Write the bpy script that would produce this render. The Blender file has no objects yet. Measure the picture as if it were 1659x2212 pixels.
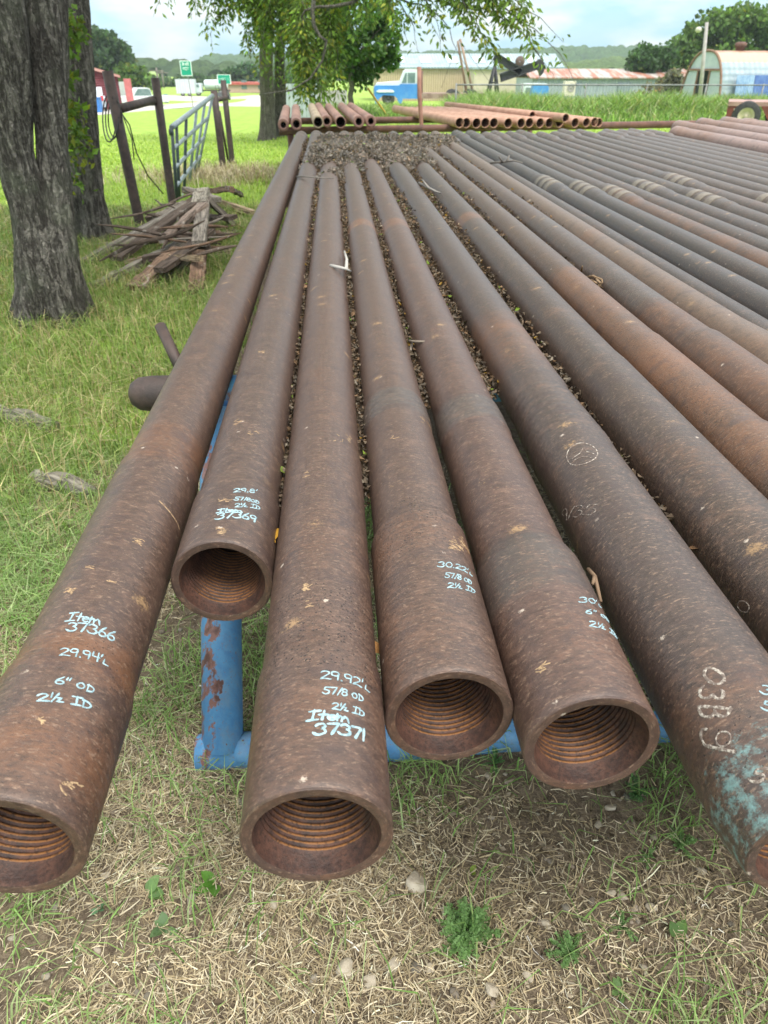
import bpy, math, random
import numpy as np
from mathutils import Vector, Matrix
R = math.radians
random.seed(7)
rng = np.random.default_rng(7)
scn = bpy.context.scene
COL = scn.collection

# ------------------------------------------------------------------ camera, sky, sun, exposure
CAMZ, PITCH, YAW = 1.5, R(32.09), R(3.586)
FPX, CX, CY = 1534.0, 829.5, 1106.0          # focal length and centre in photo units (1659 x 2212)
cd = bpy.data.cameras.new('camera'); cam = bpy.data.objects.new('camera', cd); COL.objects.link(cam)
cd.sensor_fit = 'VERTICAL'; cd.sensor_height = 36.0; cd.lens = FPX/2212*36
cam.location = (0, 0, CAMZ); cam.rotation_euler = (math.pi/2-PITCH, 0, -YAW)
cd.clip_start = 0.05; cd.clip_end = 6000
cd.dof.use_dof = True; cd.dof.focus_distance = 1.15; cd.dof.aperture_fstop = 10
scn.camera = cam
SUN_EL, SUN_ROT = R(58), R(150)
w = bpy.data.worlds.new('World'); scn.world = w; w.use_nodes = True
nt = w.node_tree; nt.nodes.clear()
def wn(t, **k):
    n = nt.nodes.new(t)
    for a, b in k.items(): setattr(n, a, b)
    return n
sky = wn('ShaderNodeTexSky', sky_type='NISHITA'); sky.sun_disc = False
sky.sun_elevation = SUN_EL; sky.sun_rotation = SUN_ROT; sky.air_density = 1.0; sky.dust_density = 1.5
tc = wn('ShaderNodeTexCoord'); mp = wn('ShaderNodeMapping'); mp.inputs['Scale'].default_value = (1.0, 1.0, 3.2)
nz = wn('ShaderNodeTexNoise'); nz.inputs['Scale'].default_value = 4.2; nz.inputs['Detail'].default_value = 6; nz.inputs['Roughness'].default_value = .55
rp = wn('ShaderNodeValToRGB'); rp.color_ramp.elements[0].position = .34; rp.color_ramp.elements[0].color = (.7,.7,.7,1)
rp.color_ramp.elements[1].position = .66; rp.color_ramp.elements[1].color = (1,1,1,1)
rp2 = wn('ShaderNodeValToRGB'); rp2.color_ramp.elements[0].position = .42; rp2.color_ramp.elements[0].color = (1.30,2.40,3.15,1)
rp2.color_ramp.elements[1].position = .60; rp2.color_ramp.elements[1].color = (2.85,3.08,3.10,1)
nz2 = wn('ShaderNodeTexNoise'); nz2.inputs['Scale'].default_value = 8.0; nz2.inputs['Detail'].default_value = 5
mx = wn('ShaderNodeMix', data_type='RGBA'); bg = wn('ShaderNodeBackground'); bg.inputs['Strength'].default_value = .135
out = wn('ShaderNodeOutputWorld'); L = nt.links.new
L(tc.outputs['Generated'], mp.inputs['Vector']); L(mp.outputs['Vector'], nz.inputs['Vector']); L(mp.outputs['Vector'], nz2.inputs['Vector'])
L(nz.outputs['Fac'], rp.inputs['Fac']); L(nz2.outputs['Fac'], rp2.inputs['Fac'])
L(rp.outputs['Color'], mx.inputs['Factor']); L(sky.outputs['Color'], mx.inputs['A']); L(rp2.outputs['Color'], mx.inputs['B'])
sxw = wn('ShaderNodeSeparateXYZ'); mrw = wn('ShaderNodeMapRange'); mrw.inputs['From Min'].default_value = .03; mrw.inputs['From Max'].default_value = 1; mrw.inputs['To Min'].default_value = 1.0; mrw.inputs['To Max'].default_value = 3.7
vmw = wn('ShaderNodeVectorMath', operation='SCALE')
L(tc.outputs['Generated'], sxw.inputs[0]); L(sxw.outputs[2], mrw.inputs['Value']); mrz = wn('ShaderNodeMapRange'); mrz.inputs['From Min'].default_value = .12; mrz.inputs['From Max'].default_value = .6
mz = wn('ShaderNodeMix', data_type='RGBA'); mz.inputs['B'].default_value = (2.62,2.60,2.48,1)
L(sxw.outputs[2], mrz.inputs['Value']); L(mrz.outputs[0], mz.inputs['Factor']); L(mx.outputs['Result'], mz.inputs['A'])
L(mz.outputs['Result'], vmw.inputs[0]); L(mrw.outputs[0], vmw.inputs['Scale'])
L(vmw.outputs[0], bg.inputs['Color']); L(bg.outputs[0], out.inputs['Surface'])
sd = bpy.data.lights.new('sun', 'SUN'); sd.energy = 1.5; sd.angle = R(14); sd.color = (1, .96, .9)
sun = bpy.data.objects.new('sun', sd); COL.objects.link(sun)
sun.rotation_euler = (math.pi/2-SUN_EL, 0, math.pi-SUN_ROT)
scn.view_settings.view_transform = 'Standard'; scn.view_settings.look = 'None'
scn.view_settings.exposure = 1.3; scn.view_settings.gamma = 1.0
try: scn.view_settings.use_curve_mapping = False
except Exception: pass

# ------------------------------------------------------------------ measuring: photo point -> world
CP, SP = math.cos(PITCH), math.sin(PITCH); CYW, SYW = math.cos(YAW), math.sin(YAW)
def ray(px, py):
    x, y, z = (px-CX)/FPX, (CY-py)/FPX, 1.0
    f, u = z*CP+y*SP, y*CP-z*SP
    return Vector((x*CYW+f*SYW, -x*SYW+f*CYW, u)), f
def P(px, py, fwd):
    d, f = ray(px, py); return Vector((0,0,CAMZ)) + d*(fwd/f)
def G(px, py, z=0.0):
    d, f = ray(px, py); return Vector((0,0,CAMZ)) + d*((z-CAMZ)/d.z)
# ------------------------------------------------------------------ noise, terrain
def _h(i, j, s):
    n = (i*374761393 + j*668265263 + s*974634777) & 0x7fffffff
    n = ((n ^ (n >> 13))*1274126177) & 0x7fffffff
    return ((n ^ (n >> 16)) & 0xffff)/65535.0
def vn(x, y, sc=1.0, seed=0):
    x = np.asarray(x, float)*sc; y = np.asarray(y, float)*sc
    i = np.floor(x).astype(np.int64); j = np.floor(y).astype(np.int64)
    a, b = x-i, y-j; a = a*a*(3-2*a); b = b*b*(3-2*b)
    return (_h(i,j,seed)*(1-a)+_h(i+1,j,seed)*a)*(1-b) + (_h(i,j+1,seed)*(1-a)+_h(i+1,j+1,seed)*a)*b
def fbm(x, y, sc=1.0, seed=0, o=3):
    s = 0; t = 0
    for k in range(o):
        s = s + vn(x, y, sc*2**k, seed+k)*.5**k; t += .5**k
    return s/t
def sstep(a, b, x):
    t = np.clip((np.asarray(x, float)-a)/(b-a), 0, 1); return t*t*(3-2*t)
def gz(x, y):
    x = np.asarray(x, float); y = np.asarray(y, float)
    d = np.interp(y, [20, 26, 32, 55, 62, 75, 110, 400, 2500], [0, -.1, -.3, -.75, -1.55, -2.0, -2.4, -3, -3])
    dl = np.interp(y, [15, 90, 140, 400, 2500], [0, -2.2, -2.25, -3, -3])
    k = sstep(-.14, 0.02, x/np.maximum(y, 1))
    far = d*k+dl*(1-k)
    near = (fbm(x, y, 1.3, 3)-.5)*.07 + (fbm(x, y, 9, 5)-.5)*.02
    return far + near*(1-sstep(14, 24, y))
def gzf(x, y): return float(gz(x, y))
def GT(px, py):      # where the line of sight meets the terrain
    d, f = ray(px, py); t = 1.0
    while t < 3000 and CAMZ+d.z*t > gzf(d.x*t, d.y*t): t += max(.05, t*.004)
    return Vector((d.x*t, d.y*t, gzf(d.x*t, d.y*t)))

# ------------------------------------------------------------------ mesh building
class MB:
    def __init__(s): s.V = []; s.F = []; s.n = 0; s.C = []; s.A = {}
    def add(s, V, faces, mat=0, col=None, smooth=True):
        V = np.asarray(V, float).reshape(-1, 3)
        for f in (faces if isinstance(faces, list) and len(faces) and isinstance(faces[0], np.ndarray) and faces[0].ndim == 2 else [np.asarray(faces)]):
            if len(f): s.F.append((np.asarray(f, np.int64)+s.n, mat, smooth))
        c = np.ones((len(V), 3))*.5 if col is None else np.broadcast_to(np.asarray(col, float), (len(V), 3))
        s.C.append(c); s.V.append(V); s.n += len(V); return s
    def box(s, c, d, rot=None, mat=0, col=None):
        x, y, z = np.asarray(d, float)/2
        V = np.array([(-x,-y,-z),(x,-y,-z),(x,y,-z),(-x,y,-z),(-x,-y,z),(x,-y,z),(x,y,z),(-x,y,z)])
        if rot is not None: V = V @ np.array(rot.to_3x3() if hasattr(rot, 'to_3x3') else rot).T
        s.add(V+np.asarray(c), np.array([(0,3,2,1),(4,5,6,7),(0,1,5,4),(1,2,6,5),(2,3,7,6),(3,0,4,7)]), mat, col, False); return s
    def tube(s, pts, rad, seg=10, caps=True, mat=0, col=None):
        V, F = tube(pts, rad, seg, caps); s.add(V, F, mat, col); return s
    def build(s, name, mats, parent=None, loc=None):
        V = np.concatenate(s.V); me = bpy.data.meshes.new(name)
        me.vertices.add(len(V)); me.vertices.foreach_set('co', V.astype(np.float32).ravel())
        li = np.concatenate([f.ravel() for f, _, _ in s.F]); tot = np.concatenate([np.full(len(f), f.shape[1]) for f, _, _ in s.F])
        me.loops.add(len(li)); me.loops.foreach_set('vertex_index', li.astype(np.int32))
        me.polygons.add(len(tot)); st = np.concatenate([[0], np.cumsum(tot)[:-1]])
        me.polygons.foreach_set('loop_start', st.astype(np.int32))
        me.polygons.foreach_set('material_index', np.concatenate([np.full(len(f), m) for f, m, _ in s.F]).astype(np.int32))
        me.polygons.foreach_set('use_smooth', np.concatenate([np.full(len(f), sm) for f, _, sm in s.F]))
        for m in (mats if isinstance(mats, (list, tuple)) else [mats]): me.materials.append(m)
        C = np.concatenate(s.C); at = me.attributes.new('col', 'FLOAT_COLOR', 'POINT')
        at.data.foreach_set('color', np.concatenate([C, np.ones((len(C), 1))], 1).astype(np.float32).ravel())
        for k, v in s.A.items():
            a = me.attributes.new(k, 'FLOAT', 'POINT'); a.data.foreach_set('value', np.concatenate(v).astype(np.float32))
        me.update(calc_edges=True); me.validate()
        o = bpy.data.objects.new(name, me); COL.objects.link(o)
        if parent is not None: o.parent = parent
        if loc is not None: o.location = loc
        return o
def frames(pts):
    pts = np.asarray(pts, float); t = np.gradient(pts, axis=0); t /= np.linalg.norm(t, axis=1, keepdims=True)+1e-12
    up = np.array([0,0,1.]) if abs(t[0][2]) < .9 else np.array([1.,0,0])
    a = np.cross(t, up); a /= np.linalg.norm(a, axis=1, keepdims=True)+1e-9
    return pts, t, a, np.cross(a, t)
def tube(pts, rad, seg=10, caps=True):
    pts, t, a, b = frames(pts); n = len(pts); rad = np.broadcast_to(np.asarray(rad, float), (n,))
    th = np.arange(seg)*2*np.pi/seg
    V = (pts[:,None]+rad[:,None,None]*(np.cos(th)[None,:,None]*a[:,None]+np.sin(th)[None,:,None]*b[:,None])).reshape(-1,3)
    i = np.arange(n-1)[:,None]*seg; j = np.arange(seg)[None]; k = (j+1) % seg
    F = [np.stack([i+j, i+seg+j, i+seg+k, i+k], -1).reshape(-1,4)]
    if caps:
        F.append(np.arange(seg)[None]); F.append((np.arange(seg)[::-1]+(n-1)*seg)[None])
    return V, F
def lathe(prof, seg=24, y0=0.0):   # prof: (y, r) pairs about the local y axis; first angle at the bottom so the seam is hidden
    p = np.asarray(prof, float); th = np.pi+np.arange(seg)*2*np.pi/seg
    V = np.stack([p[:,1][:,None]*np.sin(th), np.repeat(p[:,0][:,None]+y0, seg, 1), p[:,1][:,None]*np.cos(th)], -1).reshape(-1,3)
    n = len(p); i = np.arange(n-1)[:,None]*seg; j = np.arange(seg)[None]; k = (j+1) % seg
    return V, [np.stack([i+j, i+k, i+seg+k, i+seg+j], -1).reshape(-1,4)]
def leaves(c, size, rot=None, up=None, wid=.34, fold=.12, col=None, r=rng):
    """n leaves: two triangles folded along the midrib. c (n,3), size (n,)"""
    n = len(c); d = r.normal(size=(n,3)) if up is None else up
    d = d/(np.linalg.norm(d, axis=1, keepdims=True)+1e-9)
    q = r.normal(size=(n,3)) if rot is None else rot
    s = np.cross(d, q); s /= np.linalg.norm(s, axis=1, keepdims=True)+1e-9
    nn = np.cross(s, d); S = np.asarray(size)[:,None]
    V = np.stack([c, c+S*(d*.45+s*wid+nn*fold), c+S*d, c+S*(d*.45-s*wid+nn*fold)], 1).reshape(-1,3)
    b = np.arange(n)[:,None]*4
    F = np.concatenate([b+np.array([[0,1,2]]), b+np.array([[0,2,3]])])
    C = None if col is None else np.repeat(np.asarray(col), 4, 0)
    return V, F, C
def blades(p, h, wd, lean, bend, az, col, taz=None):
    """grass blades: p (n,3) base, 5 verts each"""
    n = len(p); d = np.stack([np.cos(az), np.sin(az), np.zeros(n)], 1)
    ta = az+np.pi/2 if taz is None else taz
    s = np.stack([np.cos(ta), np.sin(ta), np.zeros(n)], 1)*(wd/2)[:,None]
    u = np.array([[0,0,1.]])
    m = p + d*(h*lean*.45)[:,None] + u*(h*.55)[:,None]
    t = p + d*(h*(lean+bend))[:,None] + u*(h*np.clip(1-.45*bend, .12, 1))[:,None]
    V = np.stack([p-s, p+s, m+s*.85, m-s*.85, t], 1).reshape(-1,3)
    b = np.arange(n)[:,None]*5
    return V, [b+np.array([[0,1,2,3]]), b+np.array([[3,2,4]])], np.repeat(col, 5, 0)

# ------------------------------------------------------------------ labels
def tag(o, label, cat, group=None, kind=None):
    if label: o['label'] = label
    if cat: o['category'] = cat
    if group: o['group'] = group
    if kind: o['kind'] = kind
    return o
def thing(name, label, cat, loc=(0,0,0), rotz=0.0, group=None):
    o = bpy.data.objects.new(name, None); COL.objects.link(o); o.empty_display_size = .2
    o.location = loc; o.rotation_euler = (0,0,rotz); return tag(o, label, cat, group)

# ------------------------------------------------------------------ materials
class NT:
    def __init__(s, name):
        s.m = bpy.data.materials.new(name); s.m.use_nodes = True; s.t = s.m.node_tree
        s.b = s.t.nodes['Principled BSDF']; s.out = s.t.nodes['Material Output']
    def n(s, t, ins=None, **k):
        nd = s.t.nodes.new(t)
        for a, b in k.items(): setattr(nd, a, b)
        for a, b in (ins or {}).items():
            if isinstance(b, bpy.types.NodeSocket): s.t.links.new(b, nd.inputs[a])
            else: nd.inputs[a].default_value = b
        return nd
    def l(s, a, b): s.t.links.new(a, b)
    def noise(s, vec, sc, det=4, ro=.55): return s.n('ShaderNodeTexNoise', {'Vector': vec, 'Scale': sc, 'Detail': det, 'Roughness': ro}).outputs['Fac']
    def ramp(s, f, a, b): 
        n = s.n('ShaderNodeMapRange', {'Value': f, 'From Min': a, 'From Max': b}, interpolation_type='SMOOTHSTEP'); return n.outputs[0]
    def mix(s, f, a, b, bt='MIX'):
        n = s.n('ShaderNodeMix', data_type='RGBA', blend_type=bt)
        for i, v in (('Factor', f), ('A', a), ('B', b)):
            sock = n.inputs[i] if i == 'Factor' else [q for q in n.inputs if q.name == i and q.type == 'RGBA'][0]
            if isinstance(v, bpy.types.NodeSocket): s.l(v, sock)
            else: sock.default_value = v if i == 'Factor' else (tuple(v)+(1,))[:4]
        return [q for q in n.outputs if q.type == 'RGBA'][0]
    def math(s, op, a, b=0.0, c=None):
        d = {0: a, 1: b}
        if c is not None: d[2] = c
        return s.n('ShaderNodeMath', d, operation=op).outputs[0]
    def map(s, vec, sc=(1,1,1), loc=(0,0,0)): return s.n('ShaderNodeMapping', {'Vector': vec, 'Scale': sc, 'Location': loc}).outputs[0]
    def obj(s): return s.n('ShaderNodeTexCoord').outputs['Object']
    def pos(s): return s.n('ShaderNodeNewGeometry').outputs['Position']
    def att(s, name, o='Color', ty='GEOMETRY'): return s.n('ShaderNodeAttribute', attribute_name=name, attribute_type=ty).outputs[o]
    def bump(s, h, st=.3, d=.01):
        b = s.n('ShaderNodeBump', {'Height': h, 'Strength': st, 'Distance': d}); s.l(b.outputs[0], s.b.inputs['Normal'])
    def fin(s, col=None, rough=None, metal=None, spec=None):
        for k, v in (('Base Color', col), ('Roughness', rough), ('Metallic', metal), ('Specular IOR Level', spec)):
            if v is None: continue
            if isinstance(v, bpy.types.NodeSocket): s.l(v, s.b.inputs[k])
            else: s.b.inputs[k].default_value = (tuple(v)+(1,))[:4] if k == 'Base Color' else v
        return s.m

def pipe_material():
    t = NT('rusty_pipe_steel'); o = t.obj(); sx = t.n('ShaderNodeSeparateXYZ', {0: o})
    ang = t.math('MULTIPLY', t.math('ARCTAN2', sx.outputs[0], sx.outputs[2]), .07)
    rnd = t.n('ShaderNodeObjectInfo'); off = t.math('MULTIPLY', rnd.outputs['Random'], 37.0)
    rad = t.math('SQRT', t.math('ADD', t.math('MULTIPLY', sx.outputs[0], sx.outputs[0]), t.math('MULTIPLY', sx.outputs[2], sx.outputs[2])))
    cv = t.n('ShaderNodeCombineXYZ', {0: ang, 1: t.math('ADD', sx.outputs[1], rad), 2: off}).outputs[0]
    base = rnd.outputs['Color']
    big = t.noise(cv, 7, 5, .6)                       # broad patches
    mid = t.noise(t.map(cv, (64,140,1), (3,7,0)), 1.0, 7, .74)
    fine = t.noise(t.map(cv, (110, 290, 1)), 1.0, 5, .75)   # short marks round the pipe
    fine2 = t.noise(t.map(cv, (190, 430, 1), (9,1,0)), 1.0, 4, .7)
    grit = t.noise(cv, 900, 2, .6)
    rust = t.att('rust', 'Fac')
    rr = t.math('ADD', rust, t.math('MULTIPLY', t.math('SUBTRACT', mid, .5), 1.0))
    rr = t.math('ADD', rr, t.math('MULTIPLY', t.math('SUBTRACT', big, .5), .95))
    c = t.mix(t.ramp(mid, .3, .75), t.mix(.5, base, (0.0,0.0,0.0), 'MIX'), base)
    c = t.mix(t.math('MULTIPLY', t.ramp(rr, .0, .75), .72), c, (.19, .085, .038))
    c = t.mix(t.math('MULTIPLY', t.ramp(rr, .62, 1.15), .7), c, (.30, .115, .04))
    c = t.mix(t.math('MULTIPLY', t.ramp(t.math('MULTIPLY', rr, -1.0), .25, .8), .85), c, (.072, .061, .053))
    c = t.mix(t.math('MULTIPLY', t.ramp(fine, .53, .68), .68), c, (.29, .20, .14))
    c = t.mix(t.math('MULTIPLY', t.ramp(fine2, .52, .72), .62), c, (.026, .019, .017))
    blot = t.noise(t.map(cv, (16,24,1), (1,8,0)), 1.0, 6, .7)
    c = t.mix(t.math('MULTIPLY', t.ramp(blot, .50, .66), .55), c, (.052,.034,.032))
    c = t.mix(t.math('MULTIPLY', t.ramp(blot, .44, .32), .35), c, (.19,.115,.08))
    # tan scuffs
    vo = t.n('ShaderNodeTexVoronoi', {'Vector': t.map(cv, (9, 13, 1)), 'Scale': 1.0, 'Randomness': 1.0})
    wob = t.math('ADD', vo.outputs['Distance'], t.math('MULTIPLY', t.math('SUBTRACT', t.noise(cv, 170, 5, .78), .5), .62))
    cs = t.n('ShaderNodeSeparateColor', {0: vo.outputs['Color']})
    spot = t.math('MULTIPLY', t.ramp(t.math('MULTIPLY', wob, -1.0), -.16, -.02), t.ramp(cs.outputs[0], .55, .62))
    c = t.mix(t.math('MULTIPLY', spot, .75), c, (.36, .235, .115))
    vo2 = t.n('ShaderNodeTexVoronoi', {'Vector': t.map(cv, (34, 46, 1), (5,3,0)), 'Scale': 1.0})
    cs2 = t.n('ShaderNodeSeparateColor', {0: vo2.outputs['Color']})
    w2 = t.math('ADD', vo2.outputs['Distance'], t.math('MULTIPLY', t.math('SUBTRACT', t.noise(cv, 420, 3, .7), .5), .45))
    sp2 = t.math('MULTIPLY', t.ramp(t.math('MULTIPLY', w2, -1.0), -.17, -.06), t.ramp(cs2.outputs[1], .95, .965))
    c = t.mix(t.math('MULTIPLY', sp2, .8), c, (.52, .46, .38))
    # pits where the metal is porous
    pit = t.att('pits', 'Fac')
    vp = t.n('ShaderNodeTexVoronoi', {'Vector': t.map(cv, (260, 300, 1)), 'Scale': 1.0})
    cp = t.n('ShaderNodeSeparateColor', {0: vp.outputs['Color']})
    pm = t.math('MULTIPLY', t.ramp(t.math('MULTIPLY', vp.outputs['Distance'], -1.0), -.42, -.2), t.ramp(t.math('ADD', cp.outputs[2], t.math('MULTIPLY', pit, t.math('ADD', big, .05))), 1.08, 1.16))
    c = t.mix(pm, c, (.012, .008, .007))
    # old paint at an end
    pa = t.math('ADD', t.att('paint', 'Fac'), t.math('MULTIPLY', t.math('SUBTRACT', t.noise(cv, 46, 6, .75), .5), 2.1))
    c = t.mix(t.math('MULTIPLY', t.ramp(pa, .48, .85), .82), c, (.17, .32, .32))
    c = t.mix(t.math('MULTIPLY', t.ramp(pa, 1.3, 1.6), t.ramp(t.att('paint', 'Fac'), .1, .5)), c, (.03,.035,.04))
    wb = t.att('weld', 'Fac')
    c = t.mix(t.math('MULTIPLY', wb, t.math('MULTIPLY', t.ramp(mid, .25, .7), .8)), c, (.30, .265, .20))
    c = t.mix(t.math('MULTIPLY', t.ramp(grit, .5, .8), .22), c, (.22,.17,.14))
    h = t.math('ADD', t.math('MULTIPLY', mid, .5), t.math('MULTIPLY', fine, .35))
    h = t.math('ADD', h, t.math('MULTIPLY', grit, .22)); h = t.math('SUBTRACT', h, t.math('MULTIPLY', pm, .9))
    h = t.math('SUBTRACT', h, t.math('MULTIPLY', t.ramp(fine2, .55, .8), .3))
    t.bump(h, .5, .0022)
    ro = t.math('ADD', t.math('MULTIPLY', mid, .34), .29)
    c = t.mix(1.0, c, (.85,.81,.81), 'MULTIPLY')
    return t.fin(c, ro, 0.0, .5)
def bore_material():
    t = NT('rusty_bore'); o = t.obj(); sx = t.n('ShaderNodeSeparateXYZ', {0: o})
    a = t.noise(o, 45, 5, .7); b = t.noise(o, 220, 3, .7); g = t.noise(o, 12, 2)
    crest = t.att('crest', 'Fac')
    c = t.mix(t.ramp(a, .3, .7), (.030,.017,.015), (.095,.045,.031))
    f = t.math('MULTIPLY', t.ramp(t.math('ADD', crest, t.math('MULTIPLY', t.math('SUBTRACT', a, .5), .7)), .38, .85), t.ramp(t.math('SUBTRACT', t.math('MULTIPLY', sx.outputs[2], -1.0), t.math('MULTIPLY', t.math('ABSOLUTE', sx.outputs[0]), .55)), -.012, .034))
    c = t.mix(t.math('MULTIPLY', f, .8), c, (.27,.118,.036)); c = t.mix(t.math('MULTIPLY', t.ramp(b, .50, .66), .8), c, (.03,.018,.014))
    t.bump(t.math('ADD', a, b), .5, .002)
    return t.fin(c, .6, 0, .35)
def simple(name, c1, c2=None, sc=8, rough=.6, metal=0, spec=.4, bump=0.0, bsc=None, c3=None, sc3=3, lo=.35, hi=.65, stretch=(1,1,1)):
    t = NT(name); o = t.map(t.obj(), stretch); c = c1
    n = t.noise(o, sc, 5, .65)
    if c2 is not None: c = t.mix(t.ramp(n, lo, hi), c1, c2)
    if c3 is not None: c = t.mix(t.ramp(t.noise(o, sc3, 5, .7), .55, .68), c, c3)
    if bump: t.bump(t.noise(o, bsc or sc*6, 4, .6), bump, .01)
    return t.fin(c, rough, metal, spec)
def foliage(name, trans=.45, rough=.5, spec=.3):
    """leaf and blade material; the colour of each leaf or blade is its own (attribute col)"""
    t = NT(name); c = t.att('col'); t.fin(c, rough, 0, spec)
    tr = t.n('ShaderNodeBsdfTranslucent', {'Color': t.mix(1.0, c, (1.25,1.25,.7), 'MULTIPLY')})
    m = t.n('ShaderNodeMixShader', {0: trans, 1: t.b.outputs[0], 2: tr.outputs[0]}); t.l(m.outputs[0], t.out.inputs['Surface'])
    return t.m
def bark_material(name, dark, light, moss=None):
    t = NT(name); o = t.pos(); m = t.map(o, (1,1,.3))
    v = t.n('ShaderNodeTexVoronoi', {'Vector': t.n('ShaderNodeMix', {'Factor': .07, 'A': m, 'B': t.n('ShaderNodeTexNoise', {'Vector': m, 'Scale': 9.0, 'Detail': 3}).outputs['Color']}, data_type='VECTOR').outputs[1], 'Scale': 40.0}, feature='DISTANCE_TO_EDGE')
    cr = t.ramp(v.outputs['Distance'], .0, .34); n = t.noise(o, 26, 5, .7); n2 = t.noise(o, 5, 3)
    fi = t.ramp(t.math('ABSOLUTE', t.math('SUBTRACT', t.noise(t.map(o, (1,1,.16)), 17, 6, .68), .5)), .0, .065); fk = t.ramp(t.math('ABSOLUTE', t.math('SUBTRACT', t.noise(t.map(o, (1,1,.6)), 48, 4, .7), .5)), .0, .12)
    cr = t.math('MULTIPLY', fi, t.math('ADD', t.math('MULTIPLY', t.math('MULTIPLY', cr, fk), .6), .4))
    c = t.mix(cr, dark, light); c = t.mix(t.math('MULTIPLY', t.ramp(n, .5, .75), .6), c, tuple(x*1.6 for x in light))
    c = t.mix(t.math('MULTIPLY', t.ramp(n2, .55, .8), .35), c, tuple(x*.5 for x in light))
    if moss: c = t.mix(t.math('MULTIPLY', t.ramp(n2, .5, .7), .45), c, moss)
    t.bump(t.math('ADD', t.math('MULTIPLY', cr, 1.3), t.math('MULTIPLY', n, .5)), 1.0, .04)
    return t.fin(c, .85, 0, .2)
def ground_material():
    t = NT('ground_soil_and_turf'); p = t.pos(); gr = t.att('col'); s = t.n('ShaderNodeSeparateColor', {0: gr})
    a = t.noise(p, 3.0, 5, .6); b = t.noise(p, 38, 5, .7); c = t.noise(p, 190, 4, .7); d = t.noise(p, .6, 4, .6)
    soil = t.mix(t.ramp(b, .3, .7), (.10,.076,.055), (.24,.19,.135)); soil = t.mix(t.math('MULTIPLY', t.ramp(c, .5, .75), .6), soil, (.29,.235,.165))
    soil = t.mix(t.math('MULTIPLY', t.ramp(c, .5, .28), .6), soil, (.04,.03,.02))
    turf = t.mix(t.ramp(t.noise(t.map(p, (1,.45,1)), 2.2, 6, .75), .3, .7), (.19,.30,.045), (.30,.42,.08)); turf = t.mix(t.math('MULTIPLY', t.ramp(b, .45, .7), .5), turf, (.045,.13,.016))
    turf = t.mix(t.math('MULTIPLY', t.ramp(d, .55, .75), .45), turf, (.26,.33,.08))
    f = t.ramp(t.math('ADD', s.outputs[0], t.math('MULTIPLY', t.math('SUBTRACT', b, .5), .5)), .35, .65)
    t.bump(t.math('ADD', b, t.math('MULTIPLY', c, .6)), .8, .02)
    return t.fin(t.mix(f, soil, turf), .9, 0, .15)

M_PIPE = pipe_material(); M_BORE = bore_material(); M_GROUND = ground_material()
M_LEAF = foliage('leaf', .5); M_GRASS = foliage('grass_blade', .35, .55); M_LITTER = foliage('dry_leaf', .15, .8, .15); M_STRAW = foliage('dry_straw', .2, .6, .25)
M_BARK = bark_material('grey_bark', (.055,.048,.041), (.28,.26,.225), (.15,.165,.115)); M_BARK2 = bark_material('pale_bark', (.14,.12,.10), (.34,.31,.26), (.16,.2,.07))
M_CHALKBLUE = simple('pale_blue_paint', (.31,.45,.50), (.17,.26,.29), 220, .75); M_CHALK = simple('worn_chalk', (.40,.36,.31), (.13,.10,.085), 190, .9, lo=.36, hi=.54)
M_BLUEPAINT = simple('blue_rack_paint', (.06,.17,.36), (.08,.23,.43), 14, .55, c3=(.17,.075,.055), sc3=11, bump=.15)
def worn_blue():
    t = NT('flaking_blue_paint'); o = t.obj(); a = t.noise(t.map(o, (1,1,.45)), 34, 7, .72); b = t.noise(t.map(o, (1,1,.12)), 26, 5, .6); s = t.n('ShaderNodeSeparateXYZ', {0: o})
    side = t.math('MULTIPLY', s.outputs[0], -7.0)
    f = t.ramp(t.math('ADD', t.math('ADD', a, t.math('MULTIPLY', b, .8)), t.math('MINIMUM', t.math('MAXIMUM', side, -.12), .10)), .98, 1.05)
    g2 = t.noise(o, 150, 4, .75); c = t.mix(t.ramp(a, .3, .7), (.065,.19,.38), (.10,.27,.46)); c = t.mix(t.math('MULTIPLY', t.ramp(g2, .58, .66), .7), c, (.20,.12,.10)); c = t.mix(t.math('MULTIPLY', t.ramp(b, .45, .7), .35), c, (.22,.27,.30)); c = t.mix(f, c, (.23,.115,.10)); c = t.mix(t.math('MULTIPLY', f, t.ramp(b, .52, .66)), c, (.10,.05,.045))
    t.bump(t.math('SUBTRACT', 1.0, f), .4, .003); return t.fin(c, .45, 0, .4)
M_BLUEWORN = worn_blue()
M_RUSTRAIL = simple('rusty_rail', (.15,.07,.05), (.09,.045,.035), 9, .65, bump=.2)
M_DARKPOST = simple('dark_rusty_post', (.034,.025,.023), (.065,.043,.037), 14, .6, bump=.2)
M_PINKRUST = simple('pink_rust', (.33,.17,.125), (.24,.115,.08), 6, .65, bump=.2, stretch=(1,.2,1))
M_ORANGERUST = simple('orange_rust', (.42,.25,.18), (.32,.17,.115), 5, .65, bump=.2, c3=(.42,.28,.2), sc3=2)
M_BLACKHOLE = simple('dark_tube_inside', (.02,.013,.01), (.04,.022,.016), 12, .8)
M_GATE = simple('galvanised_gate', (.21,.26,.29), (.30,.35,.38), 20, .4, .3)
M_GATEDARK = simple('dark_green_gate_bar', (.035,.05,.055), (.06,.08,.085), 20, .45)
M_PEBBLE = simple('limestone', (.30,.255,.19), (.44,.39,.31), 24, .85, bump=.3)
M_WIRE = simple('black_wire', (.02,.02,.018), (.04,.04,.035), 10, .5)
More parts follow.
